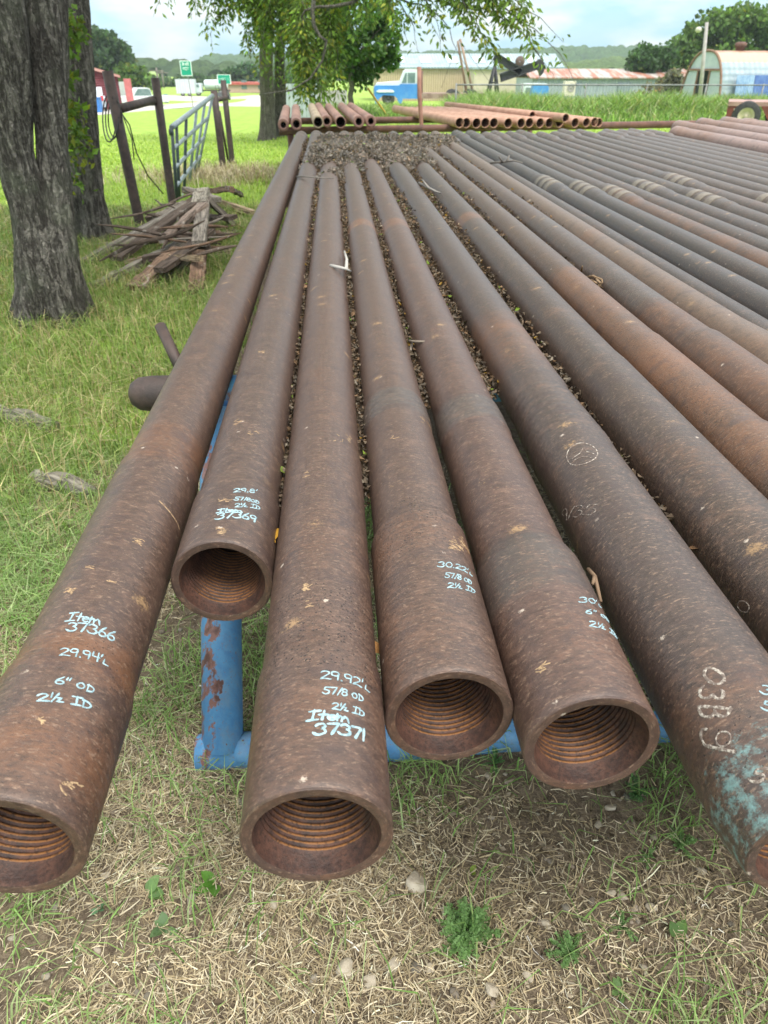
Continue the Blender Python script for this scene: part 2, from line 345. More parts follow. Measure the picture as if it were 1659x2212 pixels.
def wood_mat():
    t = NT('weathered_board'); o = t.obj(); rn = t.n('ShaderNodeObjectInfo')
    v = t.n('ShaderNodeVectorMath', {0: o, 1: t.n('ShaderNodeCombineXYZ', {0: rn.outputs['Random'], 1: rn.outputs['Random'], 2: rn.outputs['Random']}).outputs[0]}, operation='ADD').outputs[0]
    g = t.noise(t.map(v, (1.2, 26, 26)), 3, 5, .65); p = t.noise(v, 9, 5, .7)
    c = t.mix(t.ramp(g, .35, .65), t.mix(.72, rn.outputs['Color'], (0,0,0)), rn.outputs['Color'])
    c = t.mix(t.math('MULTIPLY', t.ramp(p, .56, .68), .6), c, (.40,.37,.33)); c = t.mix(t.math('MULTIPLY', t.ramp(p, .44, .34), .7), c, (.05,.032,.02))
    t.bump(g, .6, .01); return t.fin(c, .85, 0, .2)
M_WOOD = wood_mat()

# ------------------------------------------------------------------ ground
def axis(segs):
    o = []
    for a, b, n in segs: o.append(np.linspace(a, b, n, endpoint=False))
    return np.concatenate(o+[[segs[-1][1]]])
gx = axis([(-1600,-200,12),(-200,-40,16),(-40,-8,30),(-8,-2,50),(-2,2.2,140),(2.2,8,30),(8,40,30),(40,200,16),(200,1600,12)])
gy = axis([(-30,-1,10),(-1,0,12),(0,3.2,110),(3.2,12,80),(12,40,56),(40,120,40),(120,400,20),(400,2500,14)])
X_, Y_ = np.meshgrid(gx, gy); Z_ = gz(X_, Y_)
def turf_mask(x, y):
    n = fbm(x, y, 1.1, 11); edge = -1.15+.42*np.maximum(y-1.2, 0)*.45
    rackside = sstep(edge-.75, edge-.1, x+(n-.5)*1.3) * (1-sstep(9.2, 10.6, y))
    return 1-rackside
tm = turf_mask(X_, Y_); nx, ny = len(gx), len(gy)
b = MB(); I = (np.arange(ny-1)[:,None]*nx+np.arange(nx-1)[None])
b.add(np.stack([X_, Y_, Z_], -1).reshape(-1,3), np.stack([I, I+1, I+nx+1, I+nx], -1).reshape(-1,4), col=np.repeat(tm.reshape(-1,1), 3, 1))
tag(b.build('ground', M_GROUND), 'bare stony soil and green lawn under the pipe racks', 'ground', kind='structure')

# ------------------------------------------------------------------ pipes
HBEAM = .797
def pipe(name, label, cat, X, Y0, Y1, shaft, prof, color, bands=(), pits=(), paint=None, welds=(), seg=28, bore=True, grp=None, z=None, dx=0.0, fine=True):
    """one pipe lying along y. prof: (Y, r) in world Y; bands: (Ya, Yb, rust, soft)"""
    zc = HBEAM+shaft if z is None else z
    pr = sorted(prof); ys = [p[0] for p in pr]; rs = [p[1] for p in pr]
    R0 = rs[0]
    d = np.concatenate([np.arange(Y0+.012, min(Y0+1.3, Y1), .012), np.arange(min(Y0+1.3, Y1), min(Y0+3.5, Y1), .03), np.arange(min(Y0+3.5, Y1), Y1, .12)]) if fine else np.arange(Y0+.05, Y1, .15)
    ext = [v for q in (list(bands)+list(pits)) for v in (q[0], q[1])]+[v for wl in welds for v in np.arange(wl[0]-.012, wl[1]+.02, .006)]
    yy = np.unique(np.round(np.concatenate([d, [y for y in ys if Y0+.01 < y < Y1], [v for v in ext if Y0+.01 < v < Y1], [Y1]]), 4))
    rr = np.interp(yy, ys, rs)
    for a, e in welds: rr = rr + .0035*((yy >= a) & (yy <= e))
    ch = .004
    head = [(Y0+.0006, R0*.84), (Y0, R0*.855), (Y0, R0-.0016), (Y0, R0-.0016), (Y0+.0014, R0-.0002), (Y0+.0015, R0)]
    P_ = head+list(zip(yy, rr))+[(Y1+.004, rr[-1]-.004), (Y1+.004, rr[-1]*.55), (Y1+.05, rr[-1]*.5), (Y1+.052, 0.0005)]
    V, F = lathe([(y-Y0, r) for y, r in P_], seg); n = len(P_); F = [np.delete(F[0], np.arange(seg*2, seg*3), 0)]; Yv = np.repeat([p[0] for p in P_], seg)
    ang = np.tile(np.arange(seg)*2*np.pi/seg, n)
    ru = np.zeros(len(V)); pt = np.zeros(len(V)); pn = np.zeros(len(V)); we = np.zeros(len(V))
    for a, e, v, s in bands: ru += v*sstep(a-s, a+s, Yv)*(1-sstep(e-s, e+s, Yv))
    for a, e, v in pits: pt = np.maximum(pt, v*sstep(a-.03, a+.02, Yv)*(1-sstep(e-.02, e+.04, Yv)))
    if paint: pn = paint[1]*(1-sstep(Y0+paint[0]*.35, Y0+paint[0], Yv+.05*np.cos(ang+.6))); pn[:seg*5] = 0
    for a, e in welds: we += 1.0*((Yv >= a-.001) & (Yv <= e+.001))
    ru[:seg*4] += .12
    m = MB(); m.add(V, F); m.A = {'rust': [ru], 'pits': [pt], 'paint': [pn], 'weld': [np.clip(we, 0, 1)]}
    o = m.build(name, M_PIPE, loc=(X, Y0, zc)); o.color = tuple(color)+(1,); o.rotation_euler = (0, 0, dx)
    tag(o, label, cat, grp)
    if bore:
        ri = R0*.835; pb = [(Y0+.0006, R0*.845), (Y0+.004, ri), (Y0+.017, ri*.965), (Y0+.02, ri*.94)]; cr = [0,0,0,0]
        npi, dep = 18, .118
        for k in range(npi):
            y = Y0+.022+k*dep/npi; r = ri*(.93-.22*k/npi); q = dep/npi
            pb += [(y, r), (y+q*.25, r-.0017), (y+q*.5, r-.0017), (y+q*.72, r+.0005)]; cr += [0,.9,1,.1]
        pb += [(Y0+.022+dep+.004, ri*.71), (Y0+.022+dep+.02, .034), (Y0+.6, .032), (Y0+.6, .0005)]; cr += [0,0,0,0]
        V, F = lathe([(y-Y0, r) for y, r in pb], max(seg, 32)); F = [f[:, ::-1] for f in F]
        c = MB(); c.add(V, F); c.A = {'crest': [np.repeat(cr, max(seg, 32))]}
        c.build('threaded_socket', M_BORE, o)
    return o

BR = (.118,.073,.054); GY = (.09,.072,.062); DK = (.068,.057,.051)
def knob(Y1, r, s): return [(Y1-.62, s), (Y1-.56, r), (Y1-.30, r), (Y1-.27, r*.86), (Y1-.24, r*.86), (Y1-.2, r), (Y1, r*.98)]
PIPES = {}
NEAR = [   # key, label, X, Y0, shaft radius, near profile, colour, rust bands, pits, paint, writing-free extras
 ('A', 'rust-brown collar at the outer grass side of the rack, marked Item 37366', -.338, .427, .0675,
   [(.427,.0765),(.612,.0765),(.645,.0718),(1.14,.0718),(1.165,.0678),(1.6,.0675)], BR, [(.455,.535,.42,.05),(.60,.66,.5,.03),(1.10,1.24,.42,.03)], [(.6,.68,.5)]),
 ('B', 'rust-brown collar marked Item 37369, its open end set farthest back', -.1835, .834, .0665,
   [(.834,.0735),(1.015,.0735),(1.045,.0685),(1.5,.0675),(1.56,.0665)], (.110,.072,.056), [(.85,.95,.1,.05)], []),
 ('C', 'rust-brown collar marked Item 37371, with its open end reaching closest', -.039, .420, .0675,
   [(.42,.0748),(.612,.0748),(.64,.0705),(1.16,.0705),(1.185,.068),(1.6,.0675)], (.122,.076,.057), [(.44,.58,.14,.05),(1.16,1.23,-.25,.03),(3.2,3.35,.0,.05)], [(.58,.72,.95)]),
 ('D', 'rust-brown collar marked 30.22 feet, between the 37371 collar and the 30 foot one', .111, .562, .0660,
   [(.562,.0748),(.90,.0748),(.926,.0685),(1.30,.068),(1.306,.0705),(1.325,.0690),(1.332,.0705),(1.35,.0690),(1.357,.070),(1.385,.0690),(1.41,.066)], (.118,.075,.057), [(.58,.8,.12,.05),(.80,.9,.32,.04),(1.29,1.40,-.85,.015),(3.22,3.36,.62,.03)], [(.885,.935,1.25),(.8,.85,.6)]),
 ('E', 'rust-brown collar marked 30 feet, with a rough grey band behind its end', .262, .512, .0670,
   [(.512,.0762),(.70,.0762),(.703,.0775),(.805,.0775),(.845,.0695),(1.24,.0685),(1.246,.0712),(1.27,.070),(1.276,.0712),(1.30,.070),(1.306,.0712),(1.352,.0700),(1.378,.067)], (.122,.074,.057), [(.53,.69,.16,.04),(.70,.84,-.6,.018),(1.24,1.35,-.8,.015),(3.2,3.36,.6,.03)], [(.70,.84,.25),(1.3,1.36,.8)]),
 ('F', 'grey-brown collar with flaking turquoise paint at its open end', .434, .374, .0700,
   [(.374,.066),(.422,.0735),(1.12,.0735),(1.16,.0755)]+[(1.165+.03*k+j, .0748-.0009*k+(.0012 if j else 0)) for k in range(9) for j in (0,.014)]+[(1.45,.0715),(1.50,.070)], (.090,.066,.056), [(.44,.56,.25,.06),(.6,1.14,-.16,.06),(1.15,1.45,-.3,.02),(1.5,1.9,.35,.1)], [(.4,.5,.35)]),
 ('G', 'dark mottled collar with chalked numbers beside the turquoise-ended collar', .614, .335, .0700,
   [(.335,.0745),(1.55,.0735),(1.62,.0705),(2.0,.070)], (.086,.062,.049), [(.5,1.2,.1,.1),(1.2,1.8,-.2,.1),(3.3,3.46,.62,.03)], [(.7,1.1,.3)]),
 ('H', 'collar with an orange-brown front half and a grey rear half', .773, .40, .0665,
   [(.4,.075),(1.175,.075),(1.21,.0695),(1.72,.0695),(1.76,.0665)], (.110,.068,.045), [(1.0,2.44,.40,.025),(1.46,1.6,.25,.05),(2.44,9.0,-.35,.03)], [(1.2,1.9,.4)]),
 ('I', 'collar turning from brown to nearly black past a sharp colour line', .93, .42, .0660,
   [(.42,.075),(1.72,.0735),(1.76,.068),(2.05,.066)], (.108,.068,.049), [(.6,2.02,.28,.02),(2.02,3.4,-.6,.025),(3.4,9.3,-.3,.2)], [(1.2,1.8,.3)]),
 ('J', 'light tan-brown pipe, palest of all on the main rack', 1.065, .45, .0645,
   [(.45,.073),(1.7,.072),(1.85,.066),(2.4,.064)], (.175,.120,.083), [(.6,2.2,.1,.3),(2.9,3.1,.3,.1)], []),
]
for k, lab, X, Y0, sh, pr, colr, bd, pits in NEAR:
    Y1 = Y0*.6+8.12+{'A':.05,'B':-.1}.get(k, 0)
    kn = knob(Y1, .070, sh)
    PIPES[k] = dict(X=X, z=HBEAM+sh, o=None, pr=pr+kn)
    PIPES[k]['o'] = pipe('drill_collar', lab, 'drill collar', X, Y0, Y1, sh, pr+kn, colr, bd, pits, seg=64 if k in 'ABCDEFG' else 48,
        paint=(.08, .56) if k == 'F' else None, grp='drill collars on the main rack', z=HBEAM+sh)
thin = [1.19,1.31,1.455,1.585,1.71,1.85,2.0,2.155,2.32,2.49,2.655,2.81,2.96,3.11,3.26,3.415]
wb = {1.31:4.66, 1.455:4.42, 1.585:4.22, 1.85:4.45, 2.0:4.02, 2.155:4.72, 2.32:3.86, 2.81:4.3}
ordn = ['first','second','third','fourth','fifth','sixth','seventh','eighth','ninth','tenth','eleventh','twelfth','thirteenth','fourteenth','fifteenth','sixteenth']
tones = [DK, (.060,.053,.050), (.066,.056,.050), (.092,.066,.052), (.070,.058,.050), (.068,.057,.051), (.08,.064,.053), (.084,.070,.062), (.10,.074,.058), (.094,.073,.06), (.09,.074,.063), (.102,.080,.066), (.098,.082,.073), (.11,.09,.08), (.105,.09,.08), (.115,.092,.08)]
tw = ['plain thin','dark','dark','brown-streaked','dark','dark','greyish','greyish','brown-tinged','brown-tinged','greyish','brown-tinged','greyish','pale grey','pale grey','pale grey']
for i, X in enumerate(thin):
    sh = .050 if i == 0 else .0595; Y0 = .5+.25*random.random(); Y1 = 8.25+.5*random.random()
    ww = []
    if X in wb:
        c = wb[X]; ww = [(c-.14, c-.07), (c-.03, c+.04), (c+.09, c+.15)]
    mid = [(wb[X]-.3, sh), (wb[X]-.24, sh+.006), (wb[X]+.24, sh+.006), (wb[X]+.3, sh)] if X in wb else []
    pipe('drill_pipe', f'{tw[i]} pipe, {ordn[i]} beyond the pale tan pipe' + (', ringed with pale weld bands' if ww else ''), 'drill pipe', X, Y0, Y1, sh,
         [(Y0,.07),(Y0+.5,.07),(Y0+.6,sh)]+mid+knob(Y1, sh+.014, sh), tones[i], [(3,9,-.1+.3*random.random(),.5)] if i not in (3,) else [(.8,4.2,.3,.3)], [], welds=ww, seg=36, grp='pipes on the main rack')
big = [(3.58,8.2,.082,.010,'widest rusty pink pipe, raised beside the last pale grey pipe'),(3.80,8.7,.072,.0,'rusty pink pipe next after the widest pink one'),(3.98,9.1,.078,.02,'pink pipe with an orange tip, second after the widest'),
       (4.16,8.8,.075,.0,'dull pink pipe, third after the widest pink one'),(4.34,9.3,.08,.03,'pale pink pipe, fourth after the widest pink one'),(4.52,9.2,.075,.01,'pale pink pipe, fifth after the widest pink one'),(4.72,9.5,.08,.03,'pink pipe just in front of the red trailer'),(4.92,9.4,.08,.02,'outermost pink pipe, its orange end nearest the trailer wheel')]
for X, Y1, r, up, lab in big:
    pipe('casing_pipe', lab, 'pipe', X, .9, Y1, r, [(.9,r),(Y1-.25,r),(Y1-.2,r*1.08),(Y1,r*1.08)], (.36,.245,.215), [(Y1-1.0,Y1,.5,.2)], [], seg=32, grp='pink rusty pipes on the main rack', z=HBEAM+r+up, fine=False)

# ------------------------------------------------------------------ handwriting on the pipes
def arc(cx, cy, rx, ry, a0, a1, n=9): return [(cx+rx*math.cos(R(a0+(a1-a0)*i/n)), cy+ry*math.sin(R(a0+(a1-a0)*i/n))) for i in range(n+1)]
GL = {
 '0': (.62, [arc(.3,.5,.27,.48,80,440,14)]), '1': (.3, [[(.12,1),(.1,0)]]),
 '2': (.62, [arc(.26,.74,.24,.24,160,-30,7)+[(.02,.03),(.25,.08),(.6,0)]]),
 '3': (.6, [arc(.25,.76,.23,.22,150,-70,7)+arc(.24,.28,.28,.28,80,-150,8)]),
 '4': (.6, [[(.1,1),(.05,.5),(.5,.52)],[(.48,.98),(.44,0)]]),
 '5': (.58, [[(.52,1),(.12,.95),(.08,.58)]+arc(.24,.3,.28,.3,100,-150,8)]),
 '6': (.58, [[(.4,1),(.12,.6)]+arc(.28,.27,.22,.25,170,530,12)]),
 '7': (.58, [[(.02,.95),(.52,1),(.22,0)]]), '8': (.58, [arc(.28,.75,.2,.23,-60,270,9)+arc(.28,.26,.24,.26,90,-270,10)]),
 '9': (.58, [arc(.25,.7,.23,.26,20,380,11)+[(.46,.6),(.42,0)]]), '.': (.22, [[(.06,.0),(.10,.06),(.12,0)]]),
 "'": (.24, [[(.12,1.05),(.08,.75)]]), '"': (.36, [[(.1,1.02),(.07,.72)],[(.26,1.02),(.23,.72)]]), '/': (.34, [[(.34,1),(.02,-.05)]]),
 'O': (.62, [arc(.28,.4,.24,.36,80,440,12)]), 'D': (.66, [[(.1,.82),(.08,0)],[(.02,.82)]+arc(.1,.41,.42,.40,85,-85,8)]),
 'L': (.4, [[(.1,.55),(.05,.06),(.36,.02)]]), 'I': (.6, [[(.05,.95),(.58,1)],[(.3,.97),(.26,.05)],[(.0,0),(.52,.04)]]),
 't': (.45, [[(.22,.9),(.2,.05)],[(.02,.55),(.42,.58)]]), 'e': (.5, [[(.05,.3),(.42,.36)]+arc(.25,.3,.2,.28,20,310,9)]),
 'm': (.8, [[(.04,.6),(.06,0)],[(.06,.3),(.2,.56),(.32,.45),(.34,.02)],[(.34,.3),(.48,.56),(.64,.45),(.74,.02)]]),
 ' ': (.35, []), 'B': (.6, [[(.08,1),(.06,0)],[(.06,1)]+arc(.12,.76,.3,.23,85,-80,6)+arc(.12,.27,.36,.27,80,-90,7)]), 'J': (.55, [[(.45,1),(.45,.3)]+arc(.25,.25,.2,.25,0,-170,6)]),
 'S': (.55, [arc(.28,.74,.2,.24,40,270,7)+arc(.26,.26,.22,.25,90,-150,7)]),
 'h': (.4, [[(.1,.5),(.14,0)]]),
 'f': (.78, [[(.1,.98),(.08,.55)],[(.42,.98),(.12,-.02)],[(.42,.5),(.62,.5),(.38,.05),(.7,.03)]]),   # a quickly written half
 'e8': (.0, []),
}
def on_pipe(key, px, py):
    d = PIPES[key]; X, zc = d['X'], d['z']; r = .07; o = Vector((0,0,CAMZ)); v, _ = ray(px, py)
    ys = sorted(d['pr'])
    for _ in range(6):
        a = v.x**2+v.z**2; bb = 2*(v.x*(o.x-X)+v.z*(o.z-zc)); cc = (o.x-X)**2+(o.z-zc)**2-r*r
        disc = max(bb*bb-4*a*cc, 0); t = (-bb-math.sqrt(disc))/(2*a); p = o+v*t
        r = float(np.interp(p.y, [q[0] for q in ys], [q[1] for q in ys]))
    return math.atan2(p.x-X, p.z-zc)*r, p.y
def ribbon_on_pipe(m, key, pts, wd, lift=.0006):
    """pts in (arc length, Y): a flat stroke of paint bent over the pipe"""
    d = PIPES[key]; ys = sorted(d['pr']); oy = d['o'].location.y
    q = [np.array(pts[0])]
    for p in pts[1:]:
        p = np.array(p); n = max(1, int(np.linalg.norm(p-q[-1])/.0016)); s = q[-1]
        q += [s+(p-s)*(i+1)/n for i in range(n)]
    q = np.array(q); t = np.gradient(q, axis=0); t /= np.linalg.norm(t, axis=1, keepdims=True)+1e-9
    e = np.concatenate([[q[0]-t[0]*wd*.45], q, [q[-1]+t[-1]*wd*.45]]); t = np.concatenate([t[:1], t, t[-1:]])
    nn = np.stack([-t[:,1], t[:,0]], 1); ww = wd*.31*(1+.18*np.sin(np.arange(len(e))*.7+random.random()*6)); ww[0] *= .45; ww[-1] *= .45
    def up(a, y, lf):
        r = np.interp(y, [k[0] for k in ys], [k[1] for k in ys]); th = a/.07; 
        return np.stack([(r+lf)*np.sin(a/r), y-oy, (r+lf)*np.cos(a/r)], 1)
    l = e+nn*ww[:,None]; rr = e-nn*ww[:,None]; n = len(e)
    V = np.concatenate([up(l[:,0], l[:,1], lift*.2), up(e[:,0], e[:,1], lift*1.6), up(rr[:,0], rr[:,1], lift*.2)])
    i = np.arange(n-1)[:,None]
    m.add(V, np.concatenate([np.hstack([i, i+n, i+n+1, i+1]), np.hstack([i+n, i+2*n, i+2*n+1, i+n+1])]))
def write(m, key, text, s, e, top, wd=.0026):
    s = np.array(on_pipe(key, *s)); e = np.array(on_pipe(key, *e)); tp = np.array(on_pipe(key, *top))
    tot = sum(GL[c][0] for c in text); u = (e-s)/tot; v = tp-s; x = 0
    for c in text:
        a, st = GL[c]
        for pl in st:
            jit = [(px+random.uniform(-.025,.025), py+random.uniform(-.025,.025)) for px, py in pl]
            ribbon_on_pipe(m, key, [s+u*(x+px)+v*py for px, py in jit], wd)
        x += a+0.0
TXT = {
 'A': [('Item',(142,1342),(216,1351),(151,1324),.0036),('37366',(144,1363),(248,1388),(149,1345),.0038),("29.94'L",(128,1416),(233,1439),(132,1400),.0032),('6" OD',(117,1477),(205,1500),(123,1462),.0032),('2f ID',(79,1515),(200,1535),(82,1499),.0036)],
 'B': [("29.8'",(504,1064),(556,1067),(506,1056),.0030),('57/8OD',(506,1081),(561,1090),(507,1074),.0028),('2f ID',(507,1096),(563,1102),(508,1088),.0028),('Item',(469,1108),(524,1108),(471,1101),.0042),('37369',(466,1123),(554,1129),(470,1110),.0046)],
 'C': [("29.92'L",(691,1467),(797,1495),(693,1449),.0030),('57/8 OD',(697,1499),(787,1518),(699,1484),.0028),('2f ID',(716,1532),(789,1550),(718,1518),.0028),('Item',(664,1557),(755,1562),(668,1537),.0046),('37371',(678,1588),(792,1602),(681,1564),.0050)],
 'D': [("30.22'L",(946,1225),(1020,1245),(947,1214),.0026),('57/8 OD',(961,1248),(1020,1264),(962,1237),.0025),('2f ID',(966,1270),(1028,1284),(968,1259),.0026)],
 'E': [("30'L",(1250,1302),(1299,1314),(1251,1290),.0026),('6" OD',(1263,1326),(1320,1347),(1265,1316),.0026),('2f ID',(1271,1353),(1339,1383),(1273,1341),.0027)],
 'F': [('3',(1642,1497),(1665,1503),(1646,1478),.0034),('5',(1645,1532),(1668,1538),(1649,1512),.0034)],
}
for k, rows in TXT.items():
    m = MB()
    for tx, s, e, tp, wd in rows: write(m, k, tx, s, e, tp, wd)
    o = m.build('painted_lettering', M_CHALKBLUE, PIPES[k]['o']); o['label'] = 'pale blue handwritten item and size notes'
m = MB()    # worn chalk on the turquoise-ended collar: letters turned sideways, and a ringed mark
for c, s, e, tp in (('0',(1520,1436),(1520,1474),(1566,1450)),('3',(1512,1484),(1510,1512),(1566,1490)),('B',(1510,1524),(1512,1556),(1578,1528)),('J',(1510,1566),(1520,1622),(1580,1580))):
    write(m, 'F', c, s, e, tp, .0058)
a0 = on_pipe('F', 1562, 1596); ribbon_on_pipe(m, 'F', [(a0[0]+.008*math.cos(q), a0[1]+.008*math.sin(q)) for q in np.linspace(0, 6.28, 18)], .003)
write(m, 'F', '5', (1618,1690), (1650,1690), (1630,1660), .004)
write(m, 'F', 'S', (1502,1752), (1516,1745), (1508,1728), .0026); write(m, 'F', 'L', (1520,1790), (1536,1784), (1522,1768), .0026); write(m, 'F', '9', (1544,1838), (1560,1832), (1546,1812), .0026)
write(m, 'F', '9/35', (1217,1128), (1285,1112), (1214,1102), .0022)
m.build('chalk_lettering', M_CHALK, PIPES['F']['o'])['label'] = 'worn chalk letters'
m = MB(); ac = on_pipe('F', 1256, 979); e1 = np.array(on_pipe('F', 1291, 979))-ac; e2 = np.array(on_pipe('F', 1256, 957))-ac
ribbon_on_pipe(m, 'F', [ac+e1*math.cos(q)+e2*math.sin(q) for q in np.linspace(.2, 6.4, 30)], .003)
ribbon_on_pipe(m, 'F', [ac+e1*x+e2*y for x, y in ((-.6,-.3),(-.1,.0),(.1,.45),(.35,.1),(.75,-.1))], .0022); ribbon_on_pipe(m, 'F', [ac+e1*x+e2*y for x, y in ((-.55,-.5),(.1,-.3),(.6,-.5))], .0022)
m.build('chalk_emblem', M_CHALK, PIPES['F']['o'])['label'] = 'faint chalk ring with a scribble inside'
m = MB(); write(m, 'G', '1390', (1166,772), (1196,806), (1182,752), .0028); write(m, 'G', '0', (1588,1310), (1612,1330), (1600,1292), .003)
m.build('chalk_lettering', M_CHALK, PIPES['G']['o'])['label'] = 'cream chalk numbers'

M_TAN = simple('tan_scuff', (.36,.25,.14), (.20,.13,.08), 240, .85, lo=.4, hi=.62)
def scuffs(key, marks):
    m = MB()
    for px, py, rx, ry, k in marks:
        for _ in range(k):
            q = np.array(on_pipe(key, px+random.uniform(-rx,rx), py+random.uniform(-ry,ry))); a = random.gauss(0,.5); L_ = random.uniform(.003,.010)
            ribbon_on_pipe(m, key, [q, q+np.array((math.cos(a), math.sin(a)))*L_*.5+rng.normal(0,.0008,2), q+np.array((math.cos(a), math.sin(a)))*L_], random.uniform(.0012,.0036), .0003)
    return m
m = scuffs('D', [(985,1172,16,14,34),(1010,870,6,4,3),(905,905,8,6,4),(850,950,6,5,3)]); m.build('pale_stain', M_TAN, PIPES['D']['o'])['label'] = 'cream scuff beside the step'
m = scuffs('A', [(293,1168,10,6,9),(148,1275,8,8,10),(190,1225,6,3,5),(235,1255,8,3,4),(85,1552,4,5,4),(150,1695,22,6,10)])
ribbon_on_pipe(m, 'A', [on_pipe('A', *q) for q in ((345,1083),(360,1098),(374,1116),(384,1132),(387,1142))], .0045, .0003); m.build('pale_stain', M_TAN, PIPES['A']['o'])
m = scuffs('B', [(512,914,10,4,9),(474,1147,8,6,10),(480,1080,12,3,7),(545,935,10,4,5),(562,760,6,3,5)]); m.build('pale_stain', M_TAN, PIPES['B']['o'])
m = scuffs('C', [(653,1268,7,6,11),(735,945,22,8,9),(655,1025,8,6,6),(662,1300,4,12,4)]); m.build('pale_stain', M_TAN, PIPES['C']['o'])
m = scuffs('E', [(1165,1445,8,10,9),(1075,790,8,4,4)]); m.build('pale_stain', M_TAN, PIPES['E']['o'])

# ------------------------------------------------------------------ the blue rack and its rails
def pipe_tube(pts, r, seg=20): 
    m = MB(); m.tube(pts, r, seg); return m
rk = thing('pipe_rack', 'blue painted pipe rack with a worn leg, under the front of the main pipes', 'pipe rack', (-.33, 1.25, 0))
def rp_(pts): return [np.array(p)-np.array((-.33,1.25,0)) for p in pts]
MB().tube(rp_([(-.40,1.24,.012),(5.2,1.24,.02)]), .047, 24).build('base_tube', M_BLUEWORN, rk)
lt = MB().tube(rp_([(-.335,1.235,.02),(-.335,1.80,.71)]), .052, 28).build('leg', M_BLUEWORN, rk); lt['label'] = 'inclined blue leg flaking to pink rust'
MB().tube(rp_([(-.335,2.36,.02),(-.335,1.84,.71)]), .045, 20).build('leg', M_BLUEPAINT, rk)
for xx in (2.3, 4.9):
    MB().tube(rp_([(xx,1.235,.02),(xx,1.80,.71)]), .05, 20).build('leg', M_BLUEPAINT, rk); MB().tube(rp_([(xx,2.36,.02),(xx,1.84,.71)]), .045, 20).build('leg', M_BLUEPAINT, rk)
MB().tube(rp_([(-.45,1.83,.752),(5.3,1.83,.752)]), .045, 24).build('cross_beam', M_BLUEPAINT, rk)
e = MB(); V, F = lathe([(0,.048),(.1,.048),(.135,.044),(.155,.030),(.163,.012),(.164,.0005)], 24); V = V[:, [1,0,2]]*np.array([-1,1,1]); e.add(V, F)
ec = e.build('beam_end', M_DARKPOST, rk); ec.location = rp_([(-.41,1.83,.752)])[0]; ec['label'] = 'rounded brown end of the cross beam'
MB().tube(rp_([tuple(P(402,822,1.98)), tuple(P(346,704,2.12))]), [.017,.017], 18).build('stop_post', M_DARKPOST, rk)
r2 = thing('pipe_rack', 'brown rack under the far ends of the main pipes', 'pipe rack', (0, 7.1, 0))
MB().tube([(-.36,0,.752),(5.4,0,.752)], .045, 20).build('cross_beam', M_RUSTRAIL, r2)
for xx in (-.3, 2.4, 5.0): MB().tube([(xx,0,-.05),(xx,0,.71)], .05, 18).build('leg', M_RUSTRAIL, r2)

# ------------------------------------------------------------------ the second rack with short pipes
r3 = thing('pipe_rack', 'rusty two-rail rack holding the short tubes behind the main pipes', 'pipe rack', (1, 11.8, 0))
MB().tube([(-1.75,-.6,.745),(5.2,.55,.745)], .05, 18).build('rail', M_RUSTRAIL, r3)
MB().tube([(-1.8,1.5,.745),(3.0,2.05,.745)], .05, 18).build('rail', M_RUSTRAIL, r3)
for x_, y_ in ((-1.6,-.58),(1.2,-.1),(4.6,.45),(-1.6,1.52),(2.4,1.98)): MB().tube([(x_,y_,-.05),(x_,y_,.70)], .045, 14).build('leg', M_RUSTRAIL, r3)
def open_tube(name, label, px, py, fwd, L_, rot, r, wall, mat, grp, tilt=0.0, plug=None):
    """short tube, open end towards us at the photographed point"""
    p = P(px, py, fwd); o = thing(name, label, 'tube', p, rot, grp); o.rotation_euler = (tilt, 0, rot)
    ri = r-wall
    V, F = lathe([(.6,ri*.98),(.05,ri),(.0,ri),(-.003,ri+.002),(-.003,r-.002),(0,r),(.12,r),(.14,r*.985),(L_,r*.985),(L_,r*.5)], 24)
    MB().add(V, F).build('shell', mat, o)
    V, F = lathe([(.02,ri*1.003),(.45,ri*.99),(.45,.0005)], 20); MB().add(V, [f[:, ::-1] for f in F]).build('inner_wall', M_BLACKHOLE, o)
    return o
sm = [(612,270,.036,'outermost short tube over the lawn side of the rear rack, thick-walled'),(640,268,.028,'short tube second from the lawn side of the rear rack'),(687,264,.016,'yellowish short tube under the hanging twigs'),(706,262,.03,'short tube just beyond the yellowish one'),(736,264,.012,'lone short tube in the middle gap of the rear rack'),(775,263,.03,'short tube lying against the last one of the rear left bundle'.replace(' left','')),(801,262,.034,'last of the seven short tubes behind the leaf heap')]
for px, py, wl, lab in sm:
    open_tube('short_tube', lab, px, py, 10.2+random.uniform(-.15,.25), 3.9, R(2.5), .07, wl, simple('short_tube_rust', (.30,.17,.13), (.20,.11,.09), 7, .65, stretch=(1,.3,1)) if px != 687 else simple('short_tube_tan', (.38,.30,.2), (.25,.2,.14), 7, .7), 'short tubes on the rear rack')
hx = [1265,1305,1367,1420,1472,1558,1636]; hx = [540+.358*x for x in hx]+[1080+.349*x for x in (50,133,183,248,305,368,465,535,585,612)]
tw2 = ['first','second','third','fourth','fifth','sixth','seventh','eighth','ninth','tenth','eleventh','twelfth','thirteenth','fourteenth','fifteenth','sixteenth','last']
for i, px in enumerate(hx):
    open_tube('orange_tube', f'orange-pink rusty open tube, {tw2[i]} in the row starting at the upright red post', px, 266-.1*i+random.uniform(-1,1), 11.3+.04*i, 3.4+.6*random.random(), R(9+.4*i), .066 if i < 14 else .062, .008, M_ORANGERUST, 'orange tubes on the rear rack')
open_tube('orange_tube', 'orange-pink rusty tube lying on top of the row of tubes', 1222, 255, 11.5, 4.2, R(13), .058, .010, M_ORANGERUST, 'orange tubes on the rear rack', R(-.3))
open_tube('orange_tube', 'paler tube lying on top at the back of the row, its end hidden', 1150, 249, 12.2, 3.6, R(13), .055, .010, M_ORANGERUST, 'orange tubes on the rear rack')
pp = P(911, 280, 12.0)
